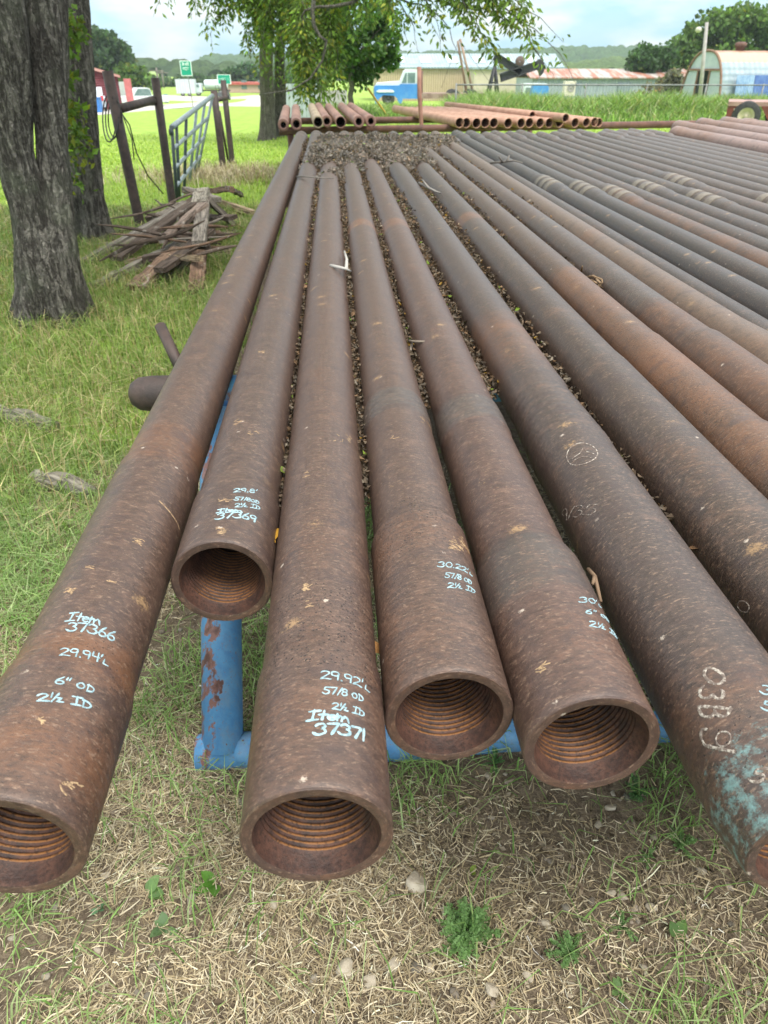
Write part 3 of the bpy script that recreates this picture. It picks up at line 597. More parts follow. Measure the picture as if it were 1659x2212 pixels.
up = MB().tube([(0,0,-pp.z-.05),(.0,0,.0),(-.045,0,.45),(-.06,0,1.5-pp.z)], [.031]*4, 14).build('upright_post', M_PINKRUST, loc=pp); tag(up, 'pinkish rusty upright post standing at the rear rack', 'post')

# ------------------------------------------------------------------ trees
def leaf_cols(n, base, var=.35, yel=.12, r=rng):
    k = np.exp(r.normal(0, var, (n,1))); c = np.array(base)[None]*k
    y = r.random(n) < yel; c[y] = c[y]*np.array([1.9,1.25,.9]); return np.clip(c, .004, .6)
def crown_pts(n, c, rad, clumps, cl_r, r=rng, shell=.55):
    d = r.normal(size=(clumps,3)); d /= np.linalg.norm(d, axis=1, keepdims=True)
    cc = d*(shell+(1-shell)*r.random((clumps,1))**.6)*(1-.5*cl_r); cc = cc[cc[:,2] > -.75]
    i = r.integers(0, len(cc), n); e = r.normal(size=(n,3)); e /= np.linalg.norm(e, axis=1, keepdims=True)
    q = cc[i]+e*(cl_r*(.55+.6*r.random((len(cc),1)))[i]*(.4+.6*r.random((n,1))**.5))
    return np.asarray(c)+q*np.asarray(rad), e
def branchy(m, base, tip, r0, r1, wob=.08, n=9, seg=9):
    t = np.linspace(0, 1, n)[:,None]; b0, t0 = np.asarray(base, float), np.asarray(tip, float); L_ = np.linalg.norm(t0-b0)
    p = b0*(1-t)+t0*t; p[1:-1] += rng.normal(0, wob*L_*.3, (n-2,3)); p[:,2] += wob*L_*np.sin(t[:,0]*np.pi)*.6
    m.tube(p, np.linspace(r0, r1, n), seg); return p
def tree(name, label, base, H, cc, rad, n, size, base_col, tr=.15, clumps=40, cl_r=.34, grp=None, bark=None, limbs=6, var=.4, yel=.1, cat='tree'):
    """cc: crown centre relative to the base"""
    o = thing(name, label, cat, base, 0, grp); m = MB(); cc = np.array(cc, float); rad = np.array(rad, float)
    top = np.array((cc[0]*.7, cc[1]*.7, cc[2])); branchy(m, (0,0,-.2), top, tr, tr*.45, .03, 10, 12)
    for k in range(limbs):
        a = k*6.28/limbs+rng.random(); t0 = top*(.45+.45*rng.random())
        branchy(m, t0, cc+rad*np.array([math.cos(a)*.6, math.sin(a)*.6, rng.uniform(-.3,.5)]), tr*.4, tr*.08, .1, 7, 7)
    m.build('trunk', bark or M_BARK2, o)
    p, e = crown_pts(n, cc, rad, clumps, cl_r); col = leaf_cols(n, base_col, var, yel)
    V, F, C = leaves(p, size*(.6+.8*rng.random(n)), up=rng.normal(size=(n,3))+e*.4+np.array([0,0,-.35]), col=col, wid=.38)
    MB().add(V, F, col=C, smooth=False).build('crown', M_LEAF, o); return o

# foreground tree with two fused stems
def stem(pts, rad, seg=56, rough=.1, seed=0, flare=0.0, sub=26):
    """bark-covered stem with lumps and buttresses; pts are joint centres from the ground up"""
    pts = np.asarray(pts, float); t = np.linspace(0, len(pts)-1, sub*(len(pts)-1)+1); i = np.minimum(t.astype(int), len(pts)-2); f = t-i
    pad = np.vstack([2*pts[0]-pts[1], pts, 2*pts[-1]-pts[-2]]); q = []
    for a, s in zip(i, f):
        p0, p1, p2, p3 = pad[a], pad[a+1], pad[a+2], pad[a+3]
        q.append(.5*((2*p1)+(-p0+p2)*s+(2*p0-5*p1+4*p2-p3)*s*s+(-p0+3*p1-3*p2+p3)*s**3))
    q = np.array(q); r = np.interp(t, range(len(rad)), rad)
    V, F = tube(q, r, seg); n = len(q); V = V.reshape(n, seg, 3); th = np.arange(seg)*2*np.pi/seg
    c = q[:,None]; d = V-c
    x = np.cos(th)[None]*1.0+np.zeros((n,1)); y = np.sin(th)[None]+np.zeros((n,1)); z = q[:,2][:,None]+np.zeros((1,seg))
    lump = (fbm(x*2.2+seed, z*1.6+y*2.2, 1.0, seed)-.5)*.30 + (vn(th[None]*7+seed+np.zeros((n,1)), z*2.5, 1.0, seed+3)-.5)*rough*1.4 + (vn(th[None]*16+np.zeros((n,1)), z*9+th[None]*2, 1.0, seed+5)-.5)*rough*.9
    but = np.exp(-np.maximum(z, 0)/.22)*flare*(.55+.45*np.sin(th[None]*5+seed)+.3*np.sin(th[None]*3+1))
    return (c+d*(1+lump+but)[...,None]).reshape(-1,3), F
t0 = G(108, 684); ft = thing('forked_tree', 'dark forked tree trunk closest to the camera, at the frame edge beside the pipes', 'tree', t0)
def rel(px, py, fw): return np.array(P(px, py, fw)-t0)
f0 = 4.95
A_ = [np.array((0,0,-.1)), rel(97,600,f0), rel(72,480,f0+.02), rel(32,330,f0+.0), rel(16,180,f0+.0), rel(2,30,f0+.0), rel(-30,-200,f0+.1), rel(-85,-480,f0+.2)]
B_ = [np.array((.08,.03,-.1)), rel(128,580,f0+.02), rel(122,450,f0+.08), rel(114,300,f0+.16), rel(104,150,f0+.22), rel(100,10,f0+.28), rel(104,-200,f0+.5), rel(130,-480,f0+.9)]
m = MB(); V, F = stem(A_, [.205,.165,.128,.118,.142,.142,.125,.09], seed=2, flare=.5); m.add(V, F); V, F = stem(B_, [.175,.128,.104,.096,.118,.120,.10,.07], seed=9, flare=.5); m.add(V, F)
crA, crB = A_[-1], B_[-1]
for k in range(7):
    a = k*.9+.3; s = crA if k % 2 else crB; branchy(m, s, s+np.array((math.cos(a)*2.6, math.sin(a)*2.6, 1.2+rng.random())), .07, .015, .1, 8, 8)
m.build('trunk', M_BARK, ft)
p, e = crown_pts(5200, crA*.5+crB*.5+np.array((.3,.6,2.0)), (4.4,4.6,1.9), 60, .3); V, F, C = leaves(p, .11+.09*rng.random(len(p)), col=leaf_cols(len(p), (.05,.105,.018)), wid=.3)
MB().add(V, F, col=C, smooth=False).build('crown', M_LEAF, ft)
t1 = G(205, 528); bt = thing('lone_stem_tree', 'single dark tree trunk with leafy shoots, just behind the forked trunk', 'tree', t1)
def rel1(px, py, fw): return np.array(P(px, py, fw)-t1)
f1 = 7.4; C_ = [np.array((0,0,-.1)), rel1(195,460,f1), rel1(184,350,f1), rel1(174,220,f1+.05), rel1(166,100,f1+.1), rel1(160,0,f1+.15), rel1(150,-220,f1+.3), rel1(120,-420,f1+.5)]
m = MB(); V, F = stem(C_, [.22,.165,.14,.125,.122,.12,.11,.08], seed=5, flare=.38); m.add(V, F)
for k in range(6):
    a = k*1.05; s = C_[-1]; branchy(m, s, s+np.array((math.cos(a)*2.4, math.sin(a)*2.4, 1.2)), .07, .015, .1, 8, 8)
m.build('trunk', M_BARK, bt)
p, e = crown_pts(3200, C_[-1]+np.array((.2,.8,1.8)), (3.6,3.6,1.7), 40, .3); V, F, C = leaves(p, .12+.09*rng.random(len(p)), col=leaf_cols(len(p), (.05,.105,.018)), wid=.3)
MB().add(V, F, col=C, smooth=False).build('crown', M_LEAF, bt)
m = MB(); g = MB()   # shoots growing out of the trunk
for px, py, dx, dy, n in ((148,70,10,-26,60),(158,130,6,-60,70),(146,150,-4,40,60),(150,230,14,50,90),(156,280,-4,60,80),(160,330,20,10,36),(162,360,20,60,20),(96,110,6,30,16),(150,390,6,30,20),(176,330,16,-4,24)):
    a, b2 = rel1(px, py, f1-.30), rel1(px+dx, py+dy, f1-.45-.2*random.random()); pth = branchy(m, a, b2, .006, .002, .25, 7, 5)
    i = rng.integers(1, 7, n); q = pth[i]+rng.normal(0, .045, (n,3)); V, F, C = leaves(q, .045+.05*rng.random(n), up=rng.normal(size=(n,3))+np.array((0,0,-.3)), col=leaf_cols(n, (.085,.15,.022), .35, .25), wid=.3); g.add(V, F, col=C, smooth=False)
m.build('shoot', M_BARK2, bt); g.build('shoot_leaves', M_LEAF, bt)

# mid-distance pecan trees, with long branches drooping into view
def droopy(name, label, base_px, fwd, trunk_pts, tr, sprays, upper, seed, bark=M_BARK2, col=(.115,.185,.034)):
    b0 = P(*base_px, fwd); b0.z = gzf(b0.x, b0.y); o = thing(name, label, 'tree', b0)
    m = MB(); pts = [np.array((0,0,-.15))]+[np.array(P(px, py, fw)-b0) for px, py, fw in trunk_pts]; V, F = stem(pts, tr, 30, .09, seed, .3, 12); m.add(V, F)
    hub = pts[-1]; g = MB()
    for px, py, fw, n, hang in sprays:
        n = int(n*1.55)
        tip = np.array(P(px, py, fw)-b0); st = np.array((tip[0]*.72+hub[0]*.28, tip[1]*.72+hub[1]*.28, tip[2]+hang))
        k = 9; t = np.linspace(0,1,k)[:,None]; pth = st*(1-t)+tip*t; pth[:,:2] += np.cumsum(rng.normal(0,.05,(k,2)),0); pth[:,2] = st[2]+(tip[2]-st[2])*t[:,0]**1.5
        pth[:,2] += .12*np.sin(t[:,0]*3.1)
        m.tube(pth, np.linspace(.016,.003,k), 5)
        branchy(m, hub*.85, st, .05, .016, .06, 8, 6)
        tt = rng.random(n)**.75*(k-1.001); i = tt.astype(int); q = pth[i]+(pth[i+1]-pth[i])*(tt-i)[:,None]
        out_ = rng.normal(size=(n,3))*np.array((1,1,.55)); out_ /= np.linalg.norm(out_, axis=1, keepdims=True)
        q = q+out_*(.04+.24*rng.random((n,1))*(1-.5*tt/(k-1))[:,None]); V, F, C = leaves(q, .085+.075*rng.random(n), up=out_*.8+np.array((0,0,-.7)), col=leaf_cols(n, col, .4, .16), wid=.21); g.add(V, F, col=C, smooth=False)
    for c, rad, n, sz in upper:
        c = np.array(c); p, e = crown_pts(n, c, rad, 36, .3); V, F, C = leaves(p, sz*(.6+.8*rng.random(n)), up=e*.6+rng.normal(size=(n,3))*.6+np.array((0,0,-.5)), col=leaf_cols(n, col, .45, .12), wid=.24); g.add(V, F, col=C, smooth=False)
        for q in range(6): branchy(m, hub*.8, c+np.array(rad)*rng.uniform(-.6,.6,3), .05, .012, .08, 7, 6)
    m.build('trunk', bark, o); g.build('crown', M_LEAF, o); return o
spr1 = [(522,92,20.5,170,1.2),(545,120,20.4,170,1.3),(475,60,20.2,120,1.0),(440,75,20,70,1.0),(412,40,19.8,60,.9),(500,40,20,220,1.0),(560,60,20,260,1.2),(600,110,19.5,260,1.3),(640,135,19,240,1.4),(615,60,19.5,260,1),(660,80,19,260,1.2),(600,180,19.7,60,1.2),(580,160,19.2,110,1.2),(690,40,18.5,240,1.0),(720,60,18.5,240,1.2),(462,112,20.2,16,.8),(340,40,19,14,.8),(365,18,19.5,12,.6),(328,12,19,8,.5),
        (650,165,18.5,190,1.3),(625,210,18.6,80,1.2),(560,95,20,200,1.2),(585,30,20,300,1.0),(530,20,20,260,.9),(640,20,19,300,.9),(498,20,20,180,.8),(455,15,20,110,.8),(420,12,20,70,.7)]
droopy('pecan_tree', 'pale-trunked tree with low drooping branches beyond the gate', (577,293), 21.0, [(577,220,21),(575,120,21),(580,20,21.1),(588,-120,21.3)], [.23,.18,.165,.16,.14], spr1, [((0.2,-.4,4.1),(3.3,2.8,1.7),3200,.13),((-.2,0,6.2),(3.6,3.2,1.8),2600,.16)], 3)
spr2 = [(672,150,17,330,1.2),(690,200,17,330,1.3),(655,225,17.1,200,1.2),(700,235,17,150,1.2),(675,245,17,120,1.2),(725,205,17.2,160,1.2),(735,180,17.4,200,1.2),(640,190,17.4,180,1.1),(710,120,17.5,260,1.1),
        (760,40,17,220,.9),(800,55,16.5,170,1.0),(850,25,16,150,.8),(875,45,16,140,.8),(900,70,16,90,.9),(820,15,16.5,200,.7),(940,40,15.6,110,.8),(960,85,15.5,90,1.0),(930,18,15.8,120,.6),(990,40,15.4,120,.7),(1000,110,15.3,60,1.0),(1010,155,15.3,26,1.1),(1040,50,15.2,150,.8),(1075,95,15.0,150,.9),(1090,130,15.0,120,1.0),(1068,150,15.1,70,1.1),(1110,60,14.9,190,.8),(1135,100,14.8,130,.9),(1150,40,14.8,160,.7),(1168,18,14.8,120,.6),(1180,75,14.7,50,.8),(1207,92,14.6,44,.8),(1128,20,15,170,.6),(1080,20,15.2,170,.6),(1175,140,14.7,60,1.1),(1205,168,14.6,26,1.1),(1236,190,14.6,24,1.2),(1190,150,14.6,40,1.1),(740,20,17.5,260,.8),(780,90,17,90,1),(905,115,16,40,1),(860,95,16.4,60,1),(1060,10,15.4,120,.5),(1000,8,15.5,120,.5),(1418,-6,14.4,20,.5)]
spr2 = [s if s[0] < 740 else (s[0], s[1], s[2], int(s[3]*.52), s[4]) for s in spr2]
t2 = droopy('pecan_tree', 'second drooping tree, its branch arching over the blue truck', (607,296), 21.8, [(606,220,21.8),(604,120,21.6),(612,40,21.3),(640,-120,20.5)], [.20,.15,.13,.12,.10], spr2, [((1.2,-1.6,4.3),(3.2,2.8,1.6),2600,.13),((3.6,-3.4,5.2),(3.2,2.8,1.4),2400,.15)], 6, bark=M_BARK)
b2 = t2.location; m = MB()
for pl in ([(735,-40),(775,0),(760,6),(720,14),(685,15),(660,22),(650,38)],[(678,0),(675,25),(678,55),(690,78),(705,88),(697,130),(670,170),(630,195),(560,205)]):
    m.tube([np.array(P(px, py, 16.8)-b2) for px, py in pl], np.linspace(.045,.014,len(pl)), 8)
m.build('limb', M_BARK, t2)
tree('bushy_tree', 'dense dark green round tree behind the hanging branches', P(757,262,27).xy.to_3d(), 4, (.2,0,2.3), (1.55,1.4,1.35), 6500, .15, (.065,.14,.03), .11, 46, .33, limbs=7)

# trees farther off
def far_tree(label, px, ptop, fwd, wpx, hpx, n, size, col, grp='trees beyond the yard', name='leafy_tree', **k):
    b0 = P(px, 200, fwd); z = gzf(b0.x, b0.y); b0.z = z; top = P(px, ptop, fwd).z-z; zpx = FPX/(fwd*CP+.5*SP)
    rw = wpx/zpx/2; rh = min(hpx/zpx/2, top/2)
    return tree(name, label, b0, top, (0,0,top-rh), (rw, rw*.9, rh), n, size, col, k.get('tr', .25), k.get('clumps', 60), k.get('cl', .3), grp, M_BARK2, 6, .38, .06)
far_tree('tall dark tree behind the red barn', 232, 62, 118, 150, 135, 7500, .75, (.045,.085,.035))
far_tree('tree above the barn roof beside the trunk', 165, 90, 116, 120, 120, 3500, .75, (.05,.10,.03))
far_tree('lighter low tree between barn and pickup truck', 290, 140, 112, 80, 80, 3500, .6, (.09,.16,.04))
far_tree('big yellow-green tree behind the metal arch hut', 1560, 2, 84, 250, 165, 13000, .42, (.085,.155,.035), clumps=90, cl=.26)
far_tree('tall tree at the frame edge beyond the arch hut', 1690, 40, 88, 150, 150, 5000, .42, (.08,.15,.04))
far_tree('dark spreading shrub by the long grey shed', 1400, 92, 80, 125, 90, 5200, .36, (.05,.105,.035), clumps=60, cl=.28, name='large_shrub')
far_tree('light green tree between shrub and arch hut', 1465, 70, 83, 90, 110, 4200, .38, (.09,.165,.04))
far_tree('low shrub touching the arch hut', 1445, 150, 70, 70, 50, 1600, .28, (.12,.13,.085), name='large_shrub')
for i, (px, pt, fw, wp, hp, c, lab) in enumerate([(355,168,190,90,60,(.065,.12,.05),'first hazy tree along the far road'),(420,160,200,100,60,(.055,.11,.045),'second hazy tree along the far road, behind the green sign'),(470,165,200,90,50,(.07,.13,.05),'third hazy tree along the far road'),(530,140,150,110,90,(.045,.095,.045),'dark hazy tree behind the red-roofed building'),(315,165,160,70,55,(.09,.15,.05),'pale hazy tree beyond the pickup truck'),(640,150,140,120,80,(.06,.12,.04),'hazy tree half hidden by the drooping trees')]):
    far_tree(lab, px, pt, fw, wp, hp, 2600, .7, c, clumps=40)
tree('leaning_shrub', 'grey-green bare-topped bush beside the long shed', P(1395,210,66).xy.to_3d()+Vector((0,0,-1.7)), 2.2, (0,0,1.4), (1.3,1.1,.8), 900, .2, (.16,.15,.10), .06, 20, .4, cat='bush')

# wooded hills
def hill(name, label, x0, x1, y0, y1, hfun, col1, col2, step, dome, seed):
    xs = np.arange(x0, x1, step); ys = np.arange(y0, y1, step); X2, Y2 = np.meshgrid(xs, ys); rg = np.random.default_rng(seed)
    Z2 = hfun(X2, Y2); cell = dome; ci = np.floor(X2/cell); cj = np.floor(Y2/cell); best = np.full(X2.shape, 9e9); idc = np.zeros(X2.shape)
    for di in (-1,0,1):
        for dj in (-1,0,1):
            a, c = (ci+di).astype(np.int64), (cj+dj).astype(np.int64); fx = (a+_h(a,c,seed))*cell; fy = (c+_h(a,c,seed+1))*cell
            dd = np.hypot(X2-fx, Y2-fy); k = dd < best; best = np.where(k, dd, best); idc = np.where(k, _h(a,c,seed+2), idc)
    Z2 = Z2 + (1-np.clip(best/cell, 0, 1)**2)*dome*(.45+.5*idc)
    cc = np.array(col1)[None,None]*(1-idc[...,None])+np.array(col2)[None,None]*idc[...,None]
    ny_, nx_ = X2.shape; I = np.arange(ny_-1)[:,None]*nx_+np.arange(nx_-1)[None]
    o = MB().add(np.stack([X2,Y2,Z2], -1).reshape(-1,3), np.stack([I,I+1,I+nx_+1,I+nx_], -1).reshape(-1,4), col=cc.reshape(-1,3)).build(name, M_WOODS)
    return tag(o, label, 'hill', kind='structure')
t = NT('far_woods'); c = t.att('col'); p = t.pos(); n = t.noise(p, .45, 5, .75); c = t.mix(t.ramp(n, .3, .7), t.mix(.55, c, (0,0,0)), c); t.bump(n, 1.0, 2.0); M_WOODS = t.fin(c, .95, 0, .05)
hill('hills', 'low ridge covered in blue-green woods on the skyline', -100, 560, 560, 860, lambda x, y: -4+17.5*sstep(570, 700, y)*(.55+.45*sstep(60, 330, x))*(.92+.12*np.sin(x*.013)), (.045,.10,.04), (.09,.17,.06), 2.2, 8, 4)
hill('hills', 'lighter green wooded slope in front of the ridge', 90, 420, 330, 470, lambda x, y: -4+6.0*sstep(335, 420, y)*(.35+.65*sstep(110, 175, x)), (.09,.16,.045), (.15,.23,.07), 1.8, 6, 8)
hill('hills', 'dark tree belt beyond the road', -330, 60, 300, 360, lambda x, y: -4+3.0*sstep(300, 330, y)+.6*np.sin(x*.05), (.05,.09,.04), (.085,.14,.05), 1.6, 6, 15)

# ------------------------------------------------------------------ buildings and yard beyond the fence
def at(px, fwd, dz=0.0):
    p = P(px, 200, fwd); p.z = gzf(p.x, p.y)+dz; return p
def corr(name, c1, c2, c3=None, axis=0, pitch=.25, rough=.5, sc3=.8):
    t = NT(name); o = t.obj(); s = t.n('ShaderNodeSeparateXYZ', {0: o}); n = t.noise(o, 1.3, 5, .7)
    wv = t.math('SINE', t.math('MULTIPLY', s.outputs[axis], 6.283/pitch)); c = t.mix(t.ramp(n, .35, .65), c1, c2)
    if c3 is not None: c = t.mix(t.ramp(t.noise(t.map(o, (1,1,1), (4,4,4)), sc3, 5, .7), .5, .6), c, c3)
    t.bump(wv, .5, .05); return t.fin(c, rough, .1, .4)
def zw(py, fwd): return P(CX, py, fwd).z
# long tan shed
b0 = at(815, 110); Wt = 24.5; o = thing('long_shed', 'long tan metal building with a pale blue-white roof behind the blue truck', 'building', b0)
zt = zw(148,110)-b0.z; zr = zw(119,118)-b0.z
mt = corr('tan_siding', (.42,.33,.21), (.46,.36,.24), None, 0, .3, .6); mr = corr('pale_roof', (.22,.30,.33), (.27,.34,.37), (.19,.27,.31), 0, .4, .45)
MB().box((Wt/2,5,zt/2),(Wt,10,zt), col=None).build('wall', mt, o)
m = MB(); 
m.add([(-.4,-.4,zt),(Wt+.4,-.4,zt),(Wt+.4,5,zr),(-.4,5,zr),(Wt+.4,10.4,zt),(-.4,10.4,zt),(-.4,-.4,zt+.15),(Wt+.4,-.4,zt+.15),(Wt+.4,5,zr+.15),(-.4,5,zr+.15),(Wt+.4,10.4,zt+.15),(-.4,10.4,zt+.15)],
      np.array([(6,7,8,9),(9,8,10,11),(0,1,7,6),(3,2,1,0),(5,4,2,3),(4,5,11,10)]), smooth=False); m.add([(Wt+.4,-.4,zt),(Wt+.4,10.4,zt),(Wt+.4,5,zr),(-.4,-.4,zt),(-.4,5,zr),(-.4,10.4,zt)], np.array([(0,1,2),(3,4,5)]), smooth=False)
m.build('roof', mr, o)
for k in range(6): MB().box((3+k*3.6, 2.4, zt+(zr-zt)*.52+.19),(1.5,2.6,.04), Matrix.Rotation(math.atan2(zr-zt,5.4),3,'X')).build('skylight', simple('skylight_sheet', (.38,.47,.50), (.45,.55,.57), 2, .4), o)
MB().box((16.4,-.12,zt*.5),(.4,.2,zt)).build('downpipe', simple('grey_downpipe', (.3,.29,.26), (.35,.34,.3), 3), o)
b0 = at(1022, 100); o = thing('wide_shed', 'lower beige building adjoining the long tan one, behind the pump jack', 'building', b0); zt = zw(150,100)-b0.z
MB().box((5.5,4,zt/2),(11,8,zt)).build('wall', simple('beige_siding', (.46,.40,.31), (.50,.44,.35), 1.2, .7), o); MB().box((5.5,4,zt+.12),(11.6,8.6,.22)).build('roof', mr, o)
# long grey shed with streaky rusty roof
b0 = at(1148, 76); o = thing('grey_shed', 'long low grey metal shed with a rust-streaked roof', 'building', b0, R(-2)); Wg = 15.0; zt = zw(170,76)-b0.z; zr = zw(151,80)-b0.z
MB().box((Wg/2,4,zt/2),(Wg,8,zt)).build('wall', corr('grey_siding', (.27,.32,.36), (.33,.38,.41), None, 0, .3), o)
m = MB(); m.add([(-.3,-.3,zt),(Wg+.3,-.3,zt),(Wg+.3,4,zr),(-.3,4,zr),(Wg+.3,8.3,zt),(-.3,8.3,zt),(-.3,-.3,zt+.1),(Wg+.3,-.3,zt+.1),(Wg+.3,4,zr+.1),(-.3,4,zr+.1),(Wg+.3,8.3,zt+.1),(-.3,8.3,zt+.1)], np.array([(6,7,8,9),(9,8,10,11),(0,1,7,6),(3,2,1,0),(5,4,2,3),(4,5,11,10),(1,2,8,7),(0,6,9,3)]), smooth=False)
t = NT('rust_streaked_roof'); q = t.obj(); n = t.noise(t.map(q, (1.0,.15,.3)), 1.1, 4, .6); c = t.mix(t.ramp(n, .42, .56), (.30,.29,.28), (.27,.115,.075)); c = t.mix(t.math('MULTIPLY', t.ramp(t.noise(t.map(q, (3,.2,.3)), 1.4, 3), .5, .6), .5), c, (.5,.42,.36)); m.build('roof', t.fin(c, .6, 0, .3), o)
for xx in (4.0, 8.5): MB().box((xx,-.06,zt*.45),(1.1,.1,zt*.8)).build('door', corr('shed_door', (.22,.27,.31), (.26,.31,.34)), o)
# arch hut (quonset)
b0 = at(1512, 64); AZ = R(10); o = thing('arch_hut', 'white metal arch-roofed hut with a rusty ridge and open doorway', 'building', b0, AZ)
Hq = zw(109,64)-b0.z; Wq = 5.2; Lq = 13.0
def archpts(s=1.0, n=26):   # half width narrows upwards: leaning sides and a round top
    out_ = []
    for k in range(n+1):
        a = math.pi*k/n; cx_, sz_ = math.cos(a), math.sin(a)
        out_.append((Wq/2*s*math.copysign(abs(cx_)**.78, cx_), Hq*s*max(sz_, 0.0)**.92))
    return out_
ap = archpts(); n = len(ap); V = [(0, y, z) for y, z in ap]+[(Lq, y, z) for y, z in ap]; i = np.arange(n-1)
t = NT('hut_sheeting'); q = t.obj(); s = t.n('ShaderNodeSeparateXYZ', {0: q}); wv = t.math('SINE', t.math('MULTIPLY', s.outputs[0], 6.283/.45)); wz = t.math('SINE', t.math('MULTIPLY', s.outputs[2], 6.283/.42))
nn = t.noise(q, .9, 5, .7); c = t.mix(t.ramp(nn, .35, .65), (.21,.28,.32), (.29,.35,.38)); hz = t.math('ADD', s.outputs[2], t.math('MULTIPLY', t.math('SUBTRACT', nn, .5), .3))
c = t.mix(t.ramp(hz, Hq*.80, Hq*.83), c, (.38,.31,.24)); c = t.mix(t.ramp(hz, Hq*.955, Hq*.99), c, (.30,.15,.09)); t.bump(t.math('ADD', wv, wz), .4, .03); M_HUT = t.fin(c, .5, .1, .4)
MB().add(V, np.stack([i, i+n, i+n+1, i+1], 1)).build('arched_shell', M_HUT, o)
m = MB(); dy0, dy1, dz1 = -.75, .75, Hq*.70      # gable with a real doorway
def gable(x):
    polys = []; top = [(y, z) for y, z in ap if z > dz1+.01]; ly = np.interp(dz1, [z for y, z in ap[n//2:][::-1]], [y for y, z in ap[n//2:][::-1]])
    lo = [(y, z) for y, z in ap if z <= dz1+.01]; Lp = [p for p in lo if p[0] < 0]; Rp = [p for p in lo if p[0] > 0]
    polys.append([(-abs(ly), dz1)]+top[::-1]+[(abs(ly), dz1)]); polys.append([(dy0,0),(dy0,dz1),(-abs(ly),dz1)]+Lp); polys.append([(dy1,0)]+Rp+[(abs(ly),dz1),(dy1,dz1)])
    return polys
for pl in gable(0): m.add([(.02, y, z) for y, z in pl], np.arange(len(pl))[None], smooth=False)
m.build('gable_wall', simple('gable_sheet', (.33,.40,.42), (.40,.46,.47), 1.5, .55, c3=(.42,.44,.42), sc3=1.2), o)
m = MB(); m.tube([(-.03, y*1.0, z) for y, z in ap], .09, 8); m.box((-.03,0,dz1),(.1,2*abs(np.interp(dz1, [z for y, z in ap[n//2:][::-1]], [y for y, z in ap[n//2:][::-1]])),.14)); m.box((-.02,dy0,dz1/2),(.1,.12,dz1)); m.box((-.02,dy1,dz1/2),(.1,.12,dz1)); m.build('trim', simple('rusty_trim', (.17,.09,.055), (.22,.13,.085), 5, .7), o)
m = MB(); m.box((Lq,0,Hq*.4),(.1,Wq*.8,Hq*.8)); m.build('rear_wall', M_BLACKHOLE, o)
m = MB(); [m.box((1.5,0,.5+k*.42),(.06,2.2,.05)) for k in range(4)]; m.build('inner_shelf', simple('shelf_wood', (.12,.1,.08), (.2,.17,.14), 6), o)
for xx in (2.7, 5.7):
    m = MB(); V, F = lathe([(0,.0005),(0,.34),(.28,.30),(.30,.42),(.55,.42),(.62,.2),(.62,.0005)], 16); V = V[:, [0,2,1]]; m.add(V, [f[:, ::-1] for f in F]); v = m.build('roof_vent', M_RUSTRAIL, o, (xx,0,Hq-.06))
# blue sheets leaning in front of it
def near_hut(lx, ly): return Vector((b0.x+lx*math.cos(AZ)-ly*math.sin(AZ), b0.y+lx*math.sin(AZ)+ly*math.cos(AZ), b0.z))
for lx, wd, c1, c2, lab, nm in ((1.7,1.5,(.16,.27,.46),(.30,.42,.58),'faded pale blue metal sheet leaning on the arch hut','blue_sheet'),(3.8,2.6,(.06,.12,.34),(.10,.18,.42),'deep blue metal sheet leaning on the arch hut','blue_sheet'),(6.4,2.4,(.42,.44,.33),(.56,.5,.39),'cream metal sheet leaning beside the blue sheets','cream_sheet')):
    p = near_hut(lx, -Wq/2-.55); hs = Hq*.62
    s = MB().box((0,.22,hs/2),(wd,.05,hs), Matrix.Rotation(-.16,3,'X')).build(nm, corr(nm, c1, c2, None, 0, .3), loc=p); s.rotation_euler = (0,0,AZ); tag(s, lab, 'metal sheet')
# lamp post by the hut
p = at(1517, 59); o = thing('street_lamp', 'grey wooden pole with a small lamp in front of the arch hut', 'street lamp', p); tp = P(1527,48,59)-p; ap_ = P(1524,62,59)-p; lp = P(1509,63,59)-p
MB().tube([(0,0,-.1), tuple(tp)], [.15,.11], 10).build('pole', simple('grey_pole', (.30,.28,.27), (.38,.36,.34), 6, .8), o); MB().tube([tuple(ap_), tuple(ap_*.5+lp*.5+Vector((0,0,.12))), tuple(lp+Vector((.05,0,.08)))], .035, 6).build('arm', M_GATE, o)
V, F = lathe([(0,.0005),(0,.10),(.12,.22),(.25,.2),(.33,.08),(.33,.0005)], 14); m = MB(); m.add(V[:, [0,2,1]], [f[:, ::-1] for f in F]); m.build('lamp_head', simple('lamp_housing', (.45,.42,.36), (.5,.48,.42), 4, .4), o, tuple(lp-Vector((0,0,.2))))

# chain-link fence
FA, FB = P(985, 200, 30.5), P(1760, 200, 34.0); FA.z = gzf(FA.x, FA.y); FB.z = gzf(FB.x, FB.y)
o = thing('chain_link_fence', 'chain-link fence running through the tall weeds', 'fence', FA); dv = FB-FA; Lf = dv.length; FH = 1.18
def fpt(s, h): q = dv*(s/Lf); return (q.x, q.y, gzf(FA.x+q.x, FA.y+q.y)-FA.z+h)
mg = simple('galvanised_wire', (.16,.17,.16), (.22,.23,.22), 5, .5, .3)
MB().tube([fpt(s, FH) for s in np.linspace(0, Lf, 24)], .03, 6).build('top_rail', mg, o)
for s in np.arange(0, Lf, 2.6): MB().tube([fpt(s, -.1), fpt(s, FH+.05)], .03, 8).build('post', mg, o)
m = MB()
for s in np.arange(-FH, Lf, .12):
    for sg in (1, -1):
        a, e = (s, 0) if sg > 0 else (s, FH), (s+FH, FH) if sg > 0 else (s+FH, 0)
        if a[0] < 0 or e[0] > Lf: continue
        m.tube([fpt(*a), fpt(*e)], .0022, 3, False)
m.build('wire_mesh', mg, o)
